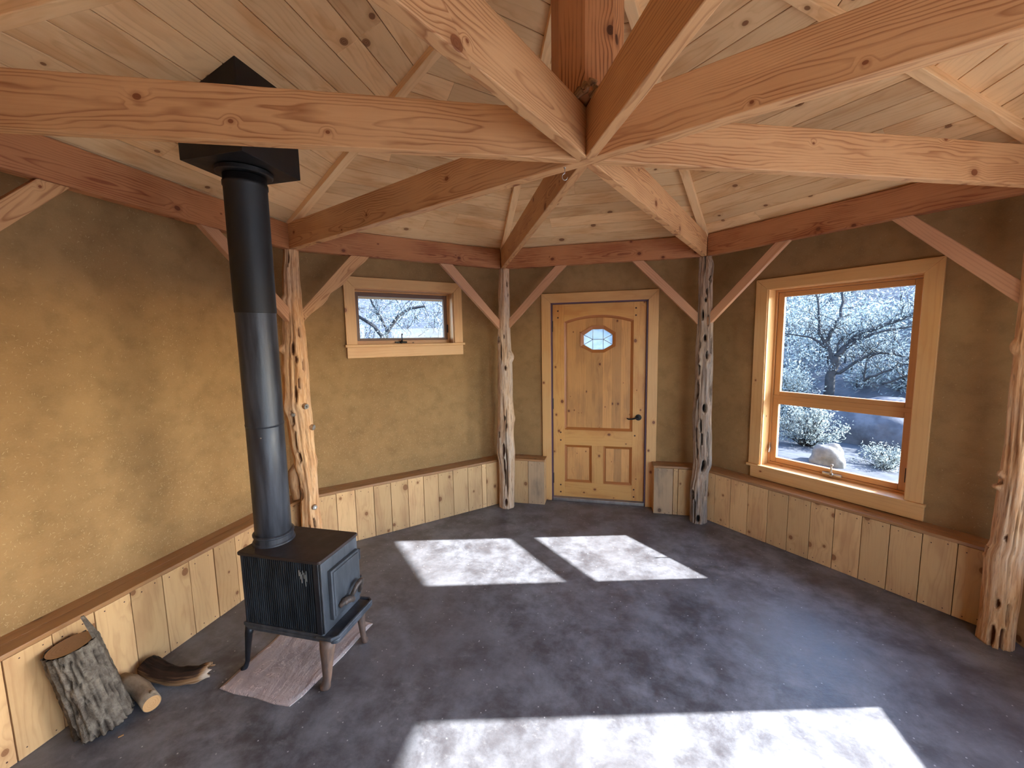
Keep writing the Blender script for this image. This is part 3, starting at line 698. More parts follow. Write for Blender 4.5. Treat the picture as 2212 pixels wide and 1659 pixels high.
for i, po in enumerate(panels):
    mb = MB(); inn = inset(po, .026); ring_prism(mb, po, inn, T2, A0 + .006, A0 + .020, A1 - .002)
    mb.build('panel_moulding', MAT['moulding'], leaf, bevel=0)
    mb = MB()
    if i == 0:   # upper panel of staves with an octagonal opening
        xs = [-.319, -.225, -.125, -.03, .045, .135, .225, .314]
        def zarch(u): return 1.888 + .062 * math.sin(math.pi * min(1, max(0, (u + .345) / .685))) ** .8 - .026
        def octz(u, top):
            q = OCT
            if u <= -.179 or u >= .168: return None
            if u < -.063: f = (u + .179) / .116
            elif u > .057: f = (.168 - u) / .111
            else: f = 1.
            return (1.772 + .07 * f) if top else (1.634 - .064 * f)
        cuts = sorted(xs + [-.179, -.063, .057, .168])
        tints = {}
        for a, b in zip(cuts[:-1], cuts[1:]):
            if b - a < 1e-4: continue
            st = max(j for j in range(len(xs)) if xs[j] <= a + 1e-6)
            if st not in tints: tints[st] = (random.uniform(0, 1) if st not in (2, 3) else .08, random.uniform(0, 40))
            tt, of = tints[st]
            mid = (a + b) / 2
            if octz(mid, True) is None:
                mb.prism([(a, .793), (b, .793), (b, zarch(b)), (a, zarch(a))], T2, A0 + .012, A1 - .004, grain='v', tint=tt, off=of)
            else:
                e = 1e-5; o = lambda u, t: octz(min(max(u, -.1789), .1679), t)
                mb.prism([(a, .793), (b, .793), (b, o(b, False)), (a, o(a, False))], T2, A0 + .012, A1 - .004, grain='v', tint=tt, off=of)
                mb.prism([(a, o(a, True)), (b, o(b, True)), (b, zarch(b)), (a, zarch(a))], T2, A0 + .012, A1 - .004, grain='v', tint=tt, off=of)
    else:
        u0, u1, z0, z1 = po[0][0] + .026, po[1][0] - .026, .226, .577
        k = 3
        for j in range(k):
            a, b = u0 + (u1 - u0) * j / k, u0 + (u1 - u0) * (j + 1) / k
            mb.prism([(a, z0), (b, z0), (b, z1), (a, z1)], T2, A0 + .012, A1 - .004, grain='v')
    mb.build('panel', MAT['doorpanel'], leaf)
mb = MB(); ring_prism(mb, OCT, OCG, T2, A0 + .002, A0 + .012, A1 - .002); ow = mb.build('light_trim', MAT['moulding'], leaf); ow['label'] = 'octagonal wood trim around the glass'
mb = MB(); n = 8
mb.add([T2(*p, A0 + .022) for p in OCG] + [T2(*p, A0 + .026) for p in OCG], [tuple(range(8)), tuple(range(15, 7, -1))] + [(i, i + 8, (i + 1) % 8 + 8, (i + 1) % 8) for i in range(8)])
gl = mb.build('glass_pane', MAT['texglass'], leaf); gl['label'] = 'leaded octagonal glass light'
mb = MB()
came = [((-.055, 1.602), (-.055, 1.808)), ((.047, 1.602), (.047, 1.808)), ((-.055, 1.705), (.047, 1.705)), ((-.055, 1.705), (-.147, 1.752)), ((-.055, 1.705), (-.147, 1.652)), ((.047, 1.705), (.137, 1.752)), ((.047, 1.705), (.137, 1.652))]
for a, b in came: mb.tube([T2(*a, A0 + .020), T2(*b, A0 + .020)], .0032, 6)
mb.build('lead_came', MAT['nickel'], leaf)
for u, z in ((-.408, 2.00), (-.408, 1.932), (.36, 2.005), (.36, 1.935), (-.385, .735), (-.385, .652), (.365, .725), (-.388, .163), (-.388, .085), (.362, .158), (.362, .08)):
    mb = MB(); mb.lathe(T2(u, z, A0 - .001), D, [(0, .0085), (.004, .0085)], 12); mb.build('plug', MAT['peg'], leaf)
h = None
mb = MB(); mb.lathe(T2(.397, .915, A0), -D, [(0, .031), (.006, .031), (.010, .026), (.011, .018), (.034, .015), (.036, .0)], 24)
h = mb.build('handle_rose', MAT['black'], leaf, smooth=False)
mb = MB(); mb.tube([T2(.397, .915, A0 - .035), T2(.385, .917, A0 - .046), T2(.36, .912, A0 - .048), T2(.33, .903, A0 - .046), T2(.30, .903, A0 - .044), T2(.283, .909, A0 - .042)], [.009, .010, .0085, .0075, .007, .005], 12)
mb.build('lever_handle', MAT['black'], leaf, smooth=True)
for z in (1.845, 1.04, .237):
    mb = MB(); mb.tube([T2(-.4655, z - .056, A0 - .006), T2(-.4655, z + .056, A0 - .006)], .0075, 12)
    mb.box(Vector((0, 0, 0)), N, D, UP, -.4735, -.459, A0 - .003, A0 - .001, z - .055, z + .055, wood=False); mb.build('hinge', MAT['black'], door)
# ------------------------------------------------------------------ windows
def boxw(mb, m, u0, u1, a0, a1, z0, z1, along='u', wood=True, tint=None):
    D, N = wall_axes(m)
    if along == 'u': mb.box(Vector((0, 0, 0)), N, D, UP, u0, u1, a0, a1, z0, z1, wood=wood, tint=tint)
    else: mb.box(Vector((0, 0, 0)), UP, D, N, z0, z1, a0, a1, u0, u1, wood=wood, tint=tint)
def rect_frame(mb, m, u0, u1, z0, z1, w, a0, a1, wb=None, wt=None):
    wb = wb or w; wt = wt or w
    boxw(mb, m, u0, u0 + w, a0, a1, z0, z1, 'v'); boxw(mb, m, u1 - w, u1, a0, a1, z0, z1, 'v')
    boxw(mb, m, u0 + w, u1 - w, a0, a1, z0, z0 + wb); boxw(mb, m, u0 + w, u1 - w, a0, a1, z1 - wt, z1)
def pane(mb, m, u0, u1, z0, z1, a): boxw(mb, m, u0, u1, a, a + .004, z0, z1, wood=False)
# window 2: the large one
w2 = thing('window_2', 'large pine-framed window of two sashes looking out on a bare tree and rocks', 'window', W(3, -.03, 2.45, .6), None, 'structure')
mb = MB(); wc = .092
t3 = lambda u, v, d: W(3, u, d, v)
zt = 2.174; ul, ur = -.585, .522
mb.prism([(ul, .604), (ul + wc, .604), (ul + wc, zt - .086), (ul, zt)], t3, 2.428, 2.4505, grain='v')
mb.prism([(ur - .09, .604), (ur, .604), (ur, zt), (ur - .09, zt - .086)], t3, 2.428, 2.4505, grain='v')
mb.prism([(ul, zt), (ul + wc, zt - .086), (ur - .09, zt - .086), (ur, zt)], t3, 2.428, 2.4505, grain='u')
mb.build('casing', MAT['trim'], w2, bevel=.003)
mb = MB(); boxw(mb, 3, -.597, .535, 2.414, 2.4505, .583, .604); boxw(mb, 3, -.494, .433, 2.4505, 2.56, .583, .604); mb.build('stool', MAT['trim'], w2, bevel=.003)
mb = MB(); boxw(mb, 3, -.567, .530, 2.428, 2.4505, .488, .583); mb.build('apron', MAT['trim'], w2, bevel=.003)
mb = MB()
boxw(mb, 3, -.496, -.486, 2.44, 2.575, .604, 2.094, 'v'); boxw(mb, 3, .427, .436, 2.44, 2.575, .604, 2.094, 'v'); boxw(mb, 3, -.486, .427, 2.44, 2.575, 2.085, 2.094)
mb.build('jamb_extension', MAT['trim'], w2)
mb = MB(); rect_frame(mb, 3, -.486, .427, .604, 2.085, .016, 2.548, 2.60, wb=.02, wt=.018)
boxw(mb, 3, -.470, .411, 2.556, 2.60, 1.165, 1.205)
mb.build('frame', MAT['sash'], w2, bevel=.003)
sa = MB(); rect_frame(sa, 3, -.468, .409, 1.195, 2.066, .046, 2.562, 2.595, wb=.044, wt=.04); s1 = sa.build('sash', MAT['sash'], w2, bevel=.004); s1['label'] = 'upper fixed sash'
sa = MB(); rect_frame(sa, 3, -.470, .411, .625, 1.175, .046, 2.555, 2.592, wb=.042, wt=.044); s2 = sa.build('sash', MAT['sash'], w2, bevel=.004); s2['label'] = 'lower opening sash'
g = MB(); pane(g, 3, -.424, .365, 1.237, 2.028, 2.576); g.build('glass_pane', MAT['glass'], s1)
g = MB(); pane(g, 3, -.426, .367, .665, 1.133, 2.574); g.build('glass_pane', MAT['glass'], s2)
def crank(m, u, z, a, mat, parent, s=1.):
    mb = MB(); boxw(mb, m, u - .062 * s, u + .062 * s, a - .018, a + .002, z - .004, z + .014 * s, wood=False)
    mb.lathe(W(m, u, a - .018, z + .006), -wall_axes(m)[0], [(0, .016 * s), (.012, .013 * s), (.014, .004)], 16)
    mb.build('crank_base', mat, parent, bevel=.003)
    mb = MB(); mb.tube([W(m, u, a - .028, z + .008), W(m, u + .004, a - .036, z + .03 * s), W(m, u + .002, a - .034, z + .07 * s), W(m, u + .006 * s, a - .034, z + .085 * s)], [.008 * s, .0065 * s, .005 * s, .006 * s], 10)
    mb.lathe(W(m, u + .006 * s, a - .034, z + .078 * s), UP, [(0, .006 * s), (.006, .009 * s), (.014, .007 * s), (.016, 0)], 12)
    mb.build('crank_handle', mat, parent, smooth=True)
crank(3, -.012, .626, 2.548, MAT['nickel'], w2)
mb = MB(); boxw(mb, 3, -.474, -.466, 2.540, 2.549, .70, .79, 'v', wood=False); mb.tube([W(3, -.470, 2.541, .76), W(3, -.462, 2.525, .745), W(3, -.464, 2.515, .71)], [.007, .006, .005], 8)
mb.build('sash_lock', MAT['nickel'], w2)
mb = MB(); boxw(mb, 3, .398, .409, 2.543, 2.556, .69, .79, 'v', wood=False); mb.build('sash_lock', MAT['black'], w2)
# window 1: the small awning window
w1 = thing('window_1', 'small high awning window with pine casing and black crank', 'window', W(1, .02, 2.45, 1.7), None, 'structure')
mb = MB(); t1 = lambda u, v, d: W(1, u, d, v); zt = 2.277; ul, ur = -.523, .569
mb.prism([(ul, 1.697), (ul + .09, 1.697), (ul + .09, zt - .094), (ul, zt)], t1, 2.428, 2.4505, grain='v')
mb.prism([(ur - .088, 1.697), (ur, 1.697), (ur, zt), (ur - .088, zt - .094)], t1, 2.428, 2.4505, grain='v')
mb.prism([(ul, zt), (ul + .09, zt - .094), (ur - .088, zt - .094), (ur, zt)], t1, 2.428, 2.4505, grain='u')
mb.build('casing', MAT['trim'], w1, bevel=.003)
mb = MB(); boxw(mb, 1, -.536, .585, 2.412, 2.4505, 1.676, 1.697); boxw(mb, 1, -.438, .478, 2.4505, 2.56, 1.676, 1.697); mb.build('stool', MAT['trim'], w1, bevel=.003)
mb = MB(); boxw(mb, 1, -.522, .569, 2.428, 2.4505, 1.581, 1.676); mb.build('apron', MAT['trim'], w1, bevel=.003)
mb = MB(); boxw(mb, 1, -.440, -.431, 2.44, 2.56, 1.697, 2.184, 'v'); boxw(mb, 1, .470, .480, 2.44, 2.56, 1.697, 2.184, 'v'); boxw(mb, 1, -.431, .470, 2.44, 2.56, 2.176, 2.184)
mb.build('jamb_extension', MAT['sash'], w1)
mb = MB(); rect_frame(mb, 1, -.431, .470, 1.697, 2.176, .012, 2.545, 2.60, wb=.034, wt=.012); mb.build('frame', MAT['sash'], w1, bevel=.002)
sa = MB(); rect_frame(sa, 1, -.419, .458, 1.731, 2.164, .035, 2.553, 2.59, wb=.022, wt=.036); s1 = sa.build('sash', MAT['sashdark'], w1, bevel=.003)
g = MB(); pane(g, 1, -.386, .425, 1.751, 2.130, 2.572); g.build('glass_pane', MAT['glass'], s1)
crank(1, -.022, 1.708, 2.545, MAT['black'], w1, .9)
mb = MB(); boxw(mb, 1, .452, .462, 2.540, 2.552, 1.80, 1.88, 'v', wood=False); mb.build('sash_lock', MAT['black'], w1)
# out-of-view windows; the picture window is widened, the rear one added, for bounce light
for m, nm, lab in ((4, 'window_3', 'tall picture window past the far right post, out of view'), (5, 'fill_window', 'wide window added for fill light behind the viewpoint on the large window side')):
    u0, u1, z0, z1 = OPEN[m]
    root = thing(nm, lab, 'window', W(m, 0, 2.45, z0), None, 'structure')
    mb = MB(); rect_frame(mb, m, u0 - .09, u1 + .09, z0 - .09, z1 + .09, .10, 2.428, 2.4505); mb.build('casing', MAT['trim'], root)
    mb = MB(); rect_frame(mb, m, u0, u1, z0, z1, .05, 2.55, 2.598); mb.build('frame', MAT['sash'], root)
    g = MB(); pane(g, m, u0 + .045, u1 - .045, z0 + .045, z1 - .045, 2.575); g.build('glass_pane', MAT['glass'], root)
# ------------------------------------------------------------------ wood stove
st = thing('wood_stove', 'small black cast iron wood stove on four cabriole legs with ribbed side', 'stove', (-1.50, .01, 0))
O0 = Vector((0, 0, 0)); EX, EY, EZ = Vector((1, 0, 0)), Vector((0, 1, 0)), UP
SX0, SX1, SY0, SY1 = -1.722, -1.268, -.130, .155
mb = MB()
mb.box(O0, EX, EY, EZ, SX0 + .004, SX1, SY0 + .004, SY1 - .004, .283, .655, wood=False)
mb.box(O0, EX, EY, EZ, SX1 - .030, SX1 + .002, SY0 - .008, SY1 + .008, .284, .655, wood=False)      # front corner frame
mb.box(O0, EX, EY, EZ, SX0 - .004, SX0 + .012, SY0 - .006, SY1 + .006, .284, .655, wood=False)
mb.build('body', MAT['iron'], st, bevel=.005)
mb = MB()
nr = 33; xa, xb = SX0 + .014, SX1 - .034
for side, sg in ((SY0, -1), (SY1, 1)):      # vertical ribs, both long sides
    mb = MB()
    for i in range(nr):
        x = xa + (xb - xa) * (i + .5) / nr; hw_ = (xb - xa) / nr * .27
        poly = [(-hw_ * 1.5, 0), (-hw_ * .5, .0095), (hw_ * .5, .0095), (hw_ * 1.5, 0)]
        P = []
        for z in (.292, .648):
            for px_, d in poly: P.append(Vector((x + px_, side + sg * (d - .004), z)))
        fs = [(0, 1, 5, 4), (1, 2, 6, 5), (2, 3, 7, 6), (3, 2, 1, 0), (4, 5, 6, 7)]
        if sg < 0: fs = [tuple(reversed(f)) for f in fs]
        mb.add(P, fs)
    rb = mb.build('ribbed_side', MAT['iron'], st); rb['label'] = 'vertically ribbed side casting'
def round_rect(x0, x1, y0, y1, r, n=5):
    pts = []
    for cx, cy, a in ((x1 - r, y1 - r, 0), (x0 + r, y1 - r, 90), (x0 + r, y0 + r, 180), (x1 - r, y0 + r, 270)):
        for i in range(n + 1):
            t = rad(a + 90 * i / n); pts.append((cx + math.cos(t) * r, cy + math.sin(t) * r))
    return pts
mb = MB(); mb.prism(list(reversed(round_rect(-1.738, -1.249, -.146, .168, .016))), lambda u, v, d: Vector((u, v, d)), .655, .671, tint=.5)
mb.build('top_plate', MAT['irontop'], st, bevel=.004)
mb = MB(); mb.prism(list(reversed(round_rect(-1.745, -1.184, -.142, .182, .028))), lambda u, v, d: Vector((u, v, d)), .252, .272, tint=.5)
# raised rim of the ash lip
rim = round_rect(-1.30, -1.180, -.146, .186, .03)
mb.tube([Vector((-1.30, -.140, .272)), Vector((-1.215, -.140, .276)), Vector((-1.192, -.118, .279)), Vector((-1.190, .16, .279)), Vector((-1.215, .181, .276)), Vector((-1.27, .181, .272))], .010, 10)
mb.box(O0, EX, EY, EZ, -1.742, -1.27, -.137, .16, .268, .286, wood=False)
mb.build('ash_lip', MAT['ironface'], st, bevel=.004)
mb = MB(); mb.box(O0, EX, EY, EZ, -1.68, -1.30, -.10, .13, .225, .253, wood=False); mb.build('heat_shield', MAT['iron'], st, bevel=.01)
FX = SX1 + .002
mb = MB(); mb.prism([(SY0 - .002, .288), (SY1 + .002, .288), (SY1 + .002, .652), (SY0 - .002, .652)], lambda u, v, d: Vector((FX + d, u, v)), .012, 0., tint=.5)
mb.build('front_plate', MAT['ironface'], st, bevel=.004)
mb = MB()
dp = [(-.090, .336), (.138, .336), (.138, .594), (-.090, .594)]
dpi = [(-.078, .348), (.126, .348), (.126, .582), (-.078, .582)]
f3 = lambda u, v, d: Vector((FX + d, u, v))
mb.prism(dp, f3, .034, .012, tint=.5)
mb.prism(dpi, f3, .039, .033, tint=.5)
dr = mb.build('stove_door', MAT['ironface'], st, bevel=.004)
mb = MB()   # curved latch handle: an arched strap with a forged knuckle
mb.tube([f3(.012, .392, .060), f3(.022, .420, .070), f3(.042, .446, .078), f3(.068, .456, .080), f3(.092, .446, .074), f3(.108, .418, .062), f3(.113, .385, .050), f3(.112, .366, .040)], [.010, .012, .013, .013, .013, .012, .011, .010], 12)
mb.tube([f3(-.060, .392, .046), f3(-.030, .402, .056), f3(.002, .396, .062), f3(.026, .378, .062), f3(.036, .362, .054)], [.010, .017, .019, .014, .009], 12)
mb.lathe(f3(-.030, .400, .036), EX, [(0, .016), (.034, .014), (.038, .004)], 14)
mb.build('latch_handle', MAT['latch'], dr, smooth=True)
for z in (.40, .555):
    mb = MB(); mb.tube([f3(.150, z - .028, .022), f3(.150, z + .028, .022)], .010, 10); mb.build('hinge', MAT['iron'], dr, smooth=False)
for i, (lx, ly, fx_, fy_) in enumerate(((-1.250, -.118, -1.272, -.132), (-1.262, .150, -1.262, .182), (-1.715, -.120, -1.768, -.128), (-1.715, .150, -1.760, .178))):
    t = Vector((lx, ly, .262)); f = Vector((fx_, fy_, .0))
    out_ = Vector((fx_ - lx, fy_ - ly, 0))
    pts = [t, t + (f - t) * .18 + out_ * .10, t + (f - t) * .5, t + (f - t) * .78 - out_ * .10, t + (f - t) * .90, Vector((fx_, fy_, .010)) + out_ * .15, Vector((fx_, fy_, .0015)) + out_ * .2]
    rs = [.042, .036, .027, .021, .020, .026, .024] if i < 2 else [.024, .019, .014, .011, .012, .016, .014]
    if i == 1: rs = [x * .72 for x in rs]
    mb = MB(); mb.tube(pts, rs, 16); lg = mb.build('leg', MAT['rust'] if i < 2 else MAT['iron'], st, smooth=True)
    if i == 0: lg['label'] = 'rust-streaked front leg'
mb = MB(); random.seed(3)
for i in range(7):
    x = -1.378 + .0068 * i; z = .612 - .010 * (i % 3); h_ = random.uniform(.02, .06)
    mb.box(O0, EX, EY, EZ, x, x + .0035, SY0 - .0068, SY0 - .004, z - h_, z, wood=False)
o = mb.build('chalk_smear', MAT['chalk'], st); o['label'] = 'pale chalky smear on the ribs'
# flue collar
PB, PT = Vector((-1.650, .008, .67)), Vector((-1.590, -.042, 2.52))
PD = (PT - PB).normalized()
mb = MB(); mb.lathe(PB, PD, [(-.004, .102), (.010, .100), (.016, .094), (.040, .093), (.046, .098), (.052, .098), (.056, .090)], 40)
mb.build('flue_collar', MAT['pipegrey'], st, smooth=False)
mb = MB(); mb.add([Vector((-1.72, -.10, .6725)), Vector((-1.665, -.112, .6725)), Vector((-1.64, -.10, .6725)), Vector((-1.68, -.088, .6725)), Vector((-1.72, -.10, .6715)), Vector((-1.665, -.112, .6715)), Vector((-1.64, -.10, .6715)), Vector((-1.68, -.088, .6715))],
   [(0, 1, 2, 3), (7, 6, 5, 4), (0, 4, 5, 1), (1, 5, 6, 2), (2, 6, 7, 3), (3, 7, 4, 0)])
sp = thing('stovepipe', 'tall black stovepipe rising from the stove to the ceiling box', 'stovepipe', PB)
LT = (PT - PB).length
def pz(z): return (z - .67) / (2.52 - .67) * LT
mb = MB(); a, b = pz(.715), pz(1.305); mb.lathe(PB, PD, [(a, .084), (a + .004, .086), (b - .002, .086), (b, .085)], 48); o = mb.build('pipe_section', MAT['pipegrey'], sp, smooth=False); o['label'] = 'dusty grey lower pipe section'
mb = MB(); a, b = pz(1.300), pz(1.872); mb.lathe(PB, PD, [(a, .0875), (a + .012, .0885), (a + .016, .0865), (b - .006, .0875), (b, .0890)], 48); o = mb.build('pipe_section', MAT['pipegrey'], sp); o['label'] = 'dusty grey middle pipe section'
mb = MB(); a, b = pz(1.868), pz(2.50); mb.lathe(PB, PD, [(a, .089), (a + .003, .0905), (b - .05, .0905), (b - .048, .094), (b - .03, .094), (b - .028, .0905), (b, .0905)], 48); o = mb.build('pipe_section', MAT['pipeblack'], sp); o['label'] = 'matt black upper pipe section'
for nm in sp.children:
    for pl in nm.data.polygons: pl.use_smooth = len(pl.vertices) == 4
mb = MB(); X = PB + PD * pz(1.25); mb.lathe(X + Vector((.045, -.078, 0)).normalized() * .085, Vector((.045, -.078, 0)).normalized(), [(0, .004), (.003, .003)], 8); mb.build('rivet', MAT['steel'], sp)
# ceiling support box
BXc, BYc, hs = -1.587, -.046, .168
bx = thing('chimney_box', 'square black metal chimney support box let through the sloping ceiling', 'chimney box', (BXc, BYc, 2.52))
mb = MB(); zb0 = 2.527
x0, x1, y0, y1 = BXc - hs, BXc + hs, BYc - hs, BYc + hs
ztop = lambda x: zceil(-x) + .016
P = [Vector((x0, y0, zb0)), Vector((x1, y0, zb0)), Vector((x1, y1, zb0)), Vector((x0, y1, zb0)), Vector((x0, y0, ztop(x0))), Vector((x1, y0, ztop(x1))), Vector((x1, y1, ztop(x1))), Vector((x0, y1, ztop(x0)))]
mb.hexa(P); mb.build('housing', MAT['pipeblack'], bx, bevel=.003)
mb = MB(); mb.lathe(Vector((PT.x, PT.y, zb0)) - PD * .022, PD, [(0, .112), (.004, .118), (.02, .118), (.0225, .112)], 40); mb.build('trim_ring', MAT['pipeblack'], bx)
# hearth slab
mb = MB(); random.seed(5)
ol = [(-1.795, -.252), (-1.70, -.262), (-1.58, -.258), (-1.46, -.268), (-1.372, -.262), (-1.352, -.20), (-1.335, -.06), (-1.318, .06), (-1.312, .2), (-1.300, .325), (-1.42, .34), (-1.6, .33), (-1.78, .335), (-1.80, .2), (-1.79, .05), (-1.80, -.1)]
top = []; 
nx, ny = 26, 30
def sl_z(x, y): return .010 + .002 * mn.noise(Vector((x * 4, y * 14, 0))) + .002 * mn.noise(Vector((x * 20, y * 30, 3)))
V = []; n = len(ol); cx = sum(p[0] for p in ol) / n; cy = sum(p[1] for p in ol) / n
rings = 14; F = []
for j in range(rings + 1):
    s_ = j / rings
    for p in ol:
        x, y = cx + (p[0] - cx) * s_, cy + (p[1] - cy) * s_
        V.append(Vector((x, y, sl_z(x, y) if j < rings else .0045)))
b = len(V)
for p in ol: V.append(Vector((p[0], p[1], .0005)))
for j in range(rings):
    for i in range(n):
        k = (i + 1) % n; F.append((j * n + i, (j + 1) * n + i, (j + 1) * n + k, j * n + k))
for i in range(n):
    k = (i + 1) % n; F.append((rings * n + i, b + i, b + k, rings * n + k))
F.append(tuple(b + i for i in range(n - 1, -1, -1)))
mb.add(V, F); o = mb.build('hearth_slab', MAT['stone'], origin=(cx, cy, 0)); tag(o, 'flat pinkish sandstone slab lying under the wood stove', 'stone slab')
# ------------------------------------------------------------------ firewood
lg = thing('firewood_log', 'thick rough-barked log standing on end, leaning on the wainscot', 'log', (-2.13, -.525, 0))
LB, LTp = Vector((-2.142, -.512, .004)), Vector((-2.188, -.567, .425))
ax = (LTp - LB).normalized(); xx = (Vector((1, 0, 0)) - ax * ax.x).normalized(); yy = ax.cross(xx)
ns, nz = 84, 60; V = []; G = []; T = []; Lh = (LTp - LB).length
for i in range(nz + 1):
    h = i / nz; c = LB + ax * (Lh * h)
    for k in range(ns):
        t = 2 * math.pi * k / ns; q = xx * math.cos(t) + yy * math.sin(t)
        r = .088 + .004 * math.sin(2 * t + 1) - .010 * h + .010 * max(0, .2 - h) * 5 * .4
        wv = mn.noise(Vector((math.cos(t) * 6.5 + .5 * mn.noise(Vector((t, h * 6, 1))), math.sin(t) * 6.5, h * .9)))
        rg = abs(wv) * 2
        d = min(.016, rg * .034) + .004 * mn.noise(Vector((math.cos(t) * 14, math.sin(t) * 14, h * 14)))
        V.append(c + q * (r - .006 + d) + ax * (0 if 0 < i < nz else .004 * mn.noise(q * 3))); G.append((h * .42, q.x * .1, q.y * .1)); T.append(max(0., .95 - rg * 3.6))
F = [(i * ns + k, i * ns + (k + 1) % ns, (i + 1) * ns + (k + 1) % ns, (i + 1) * ns + k) for i in range(nz) for k in range(ns)]
F.append(tuple(range(ns - 1, -1, -1)))
minz = min(v.z for v in V)
V = [v - Vector((0, 0, min(0, minz) - .001)) if i < ns else v for i, v in enumerate(V)]
mb = MB(); mb.add(V, F, G, T); mb.build('bark', MAT['bark'], lg, smooth=True)
mb = MB(); V = [LTp - ax * .002]; G = [(0, 0, 0)]
ring = 40
for k in range(ring):
    t = 2 * math.pi * k / ring; q = xx * math.cos(t) + yy * math.sin(t); r = .077 + .003 * math.sin(2 * t + 1)
    V.append(LTp + q * r + ax * .001); G.append((0, math.cos(t) * .075, math.sin(t) * .075))
mb.add(V, [(0, k + 1, (k + 1) % ring + 1) for k in range(ring)], G); mb.build('sawn_end', MAT['cutdark'], lg)
mb = MB()   # splinter of bark standing up at the back right
e = LTp + xx * .055 + yy * .052
V = []; 
side = (yy * .7 - xx * .7).normalized()
prof = [(-.20, .030), (-.10, .026), (0, .022), (.04, .015), (.075, .009), (.105, .005)]
for h, w_ in prof:
    c = e + ax * h + Vector((-.010, -.012, 0)) * max(0, h * 9)
    for s_, d in ((-w_, .0), (w_, 0), (w_ * .8, .010), (-w_ * .8, .010)): V.append(c + side * s_ + (xx + yy).normalized() * (d + .002))
F = [(i * 4 + k, i * 4 + (k + 1) % 4, i * 4 + 4 + (k + 1) % 4, i * 4 + 4 + k) for i in range(len(prof) - 1) for k in range(4)] + [(3, 2, 1, 0), tuple((len(prof) - 1) * 4 + k for k in range(4))]
mb.add(V, F, None, .2); mb.build('bark_splinter', MAT['bark'], lg)
br = thing('branch_piece', 'short smooth curved branch with pale sawn end beside the upright log', 'branch', (-2.08, -.40, 0))
mb = MB(); pts = [(-2.262, -.372, .062), (-2.20, -.366, .052), (-2.13, -.372, .044), (-2.06, -.395, .040), (-1.995, -.418, .039)]
mb.tube(pts, [.036, .040, .038, .036, .036], 22, ref=(0, 0, 1)); mb.build('limb', MAT['branch'], br, smooth=True)
mb = MB(); d = (Vector(pts[-1]) - Vector(pts[-2])).normalized(); mb.lathe(Vector(pts[-1]) + d * .0005, d, [(0, .034), (.0008, .033)], 24, tint=.5)
mb.g = [(0, (Vector(v) - Vector(pts[-1])).dot(Vector((0, 0, 1))) , (Vector(v) - Vector(pts[-1])).dot(d.cross(UP))) for v in mb.v]
mb.build('sawn_end', MAT['cutwood'], br)
mb = MB(); mb.lathe(Vector((-2.02, -.395, .068)), Vector((.2, .3, .8)), [(-.01, .016), (.006, .013), (.012, .006)], 12); mb.build('knob', MAT['branch'], br, smooth=True)
bs = MB()
# curled split of charred bark: a bent trough
path = [Vector((-2.235, -.262, .060)), Vector((-2.17, -.272, .052)), Vector((-2.10, -.272, .044)), Vector((-2.02, -.262, .042)), Vector((-1.95, -.240, .047)), Vector((-1.905, -.205, .052))]
n = 40; m_ = 14; V = []; G = []; T = []
def sp_at(t):
    t *= len(path) - 1; i = min(int(t), len(path) - 2); f = t - i; return path[i].lerp(path[i + 1], f)
for layer in (0, 1):
    for i in range(n + 1):
        t = i / n; c = sp_at(t); dd = (sp_at(min(1, t + .03)) - sp_at(max(0, t - .03))).normalized(); sd_ = Vector((dd.y, -dd.x, 0)).normalized()
        for k in range(m_ + 1):
            a = rad(-60 + 250 * k / m_); rr = (.050 - .014 * t) * (1 + .16 * mn.noise(Vector((t * 7, k * .5, 1)))) - layer * .014
            rag = .03 * mn.noise(Vector((k * .9, 5, 2))) if i == n else 0
            V.append(c + sd_ * math.cos(a) * rr + Vector((0, 0, 1)) * (math.sin(a) * rr * .95) + dd * rag)
            G.append((t * .36, k * .012, layer * .02))
            T.append(min(1, max(0, 1 - 1.9 * k / m_) * .8 + max(0, t - .84) * 4.5) if layer == 0 else .35)
w_ = m_ + 1; b = (n + 1) * w_; F = []
for i in range(n):
    for k in range(m_):
        q = (i * w_ + k, i * w_ + k + 1, (i + 1) * w_ + k + 1, (i + 1) * w_ + k); F.append(q); F.append(tuple(b + x for x in reversed(q)))
for i in range(n):
    F.append((i * w_, (i + 1) * w_, b + (i + 1) * w_, b + i * w_)); F.append((i * w_ + m_, b + i * w_ + m_, b + (i + 1) * w_ + m_, (i + 1) * w_ + m_))
for k in range(m_):
    F.append((k, b + k, b + k + 1, k + 1)); F.append((n * w_ + k, n * w_ + k + 1, b + n * w_ + k + 1, b + n * w_ + k))
mz = min(v.z for v in V); V = [v - Vector((0, 0, mz - .001)) for v in V]
bs.add(V, F, G, T); o = bs.build('bark_slab', MAT['charred'], smooth=True, origin=(-2.08, -.26, 0)); tag(o, 'split half-charred piece of wood with frayed end on the floor by the stove', 'firewood')
mb = MB(); mb.box(Vector((-1.998, -.545, .001)), Vector((.6, .8, 0)).normalized(), Vector((-.8, .6, 0)).normalized(), UP, -.009, .009, -.0025, .0025, 0, .003); o = mb.build('wood_chip', MAT['cutwood'], origin=(-1.998, -.545, 0)); tag(o, 'tiny pale wood chip on the floor by the upright log', 'wood chip')
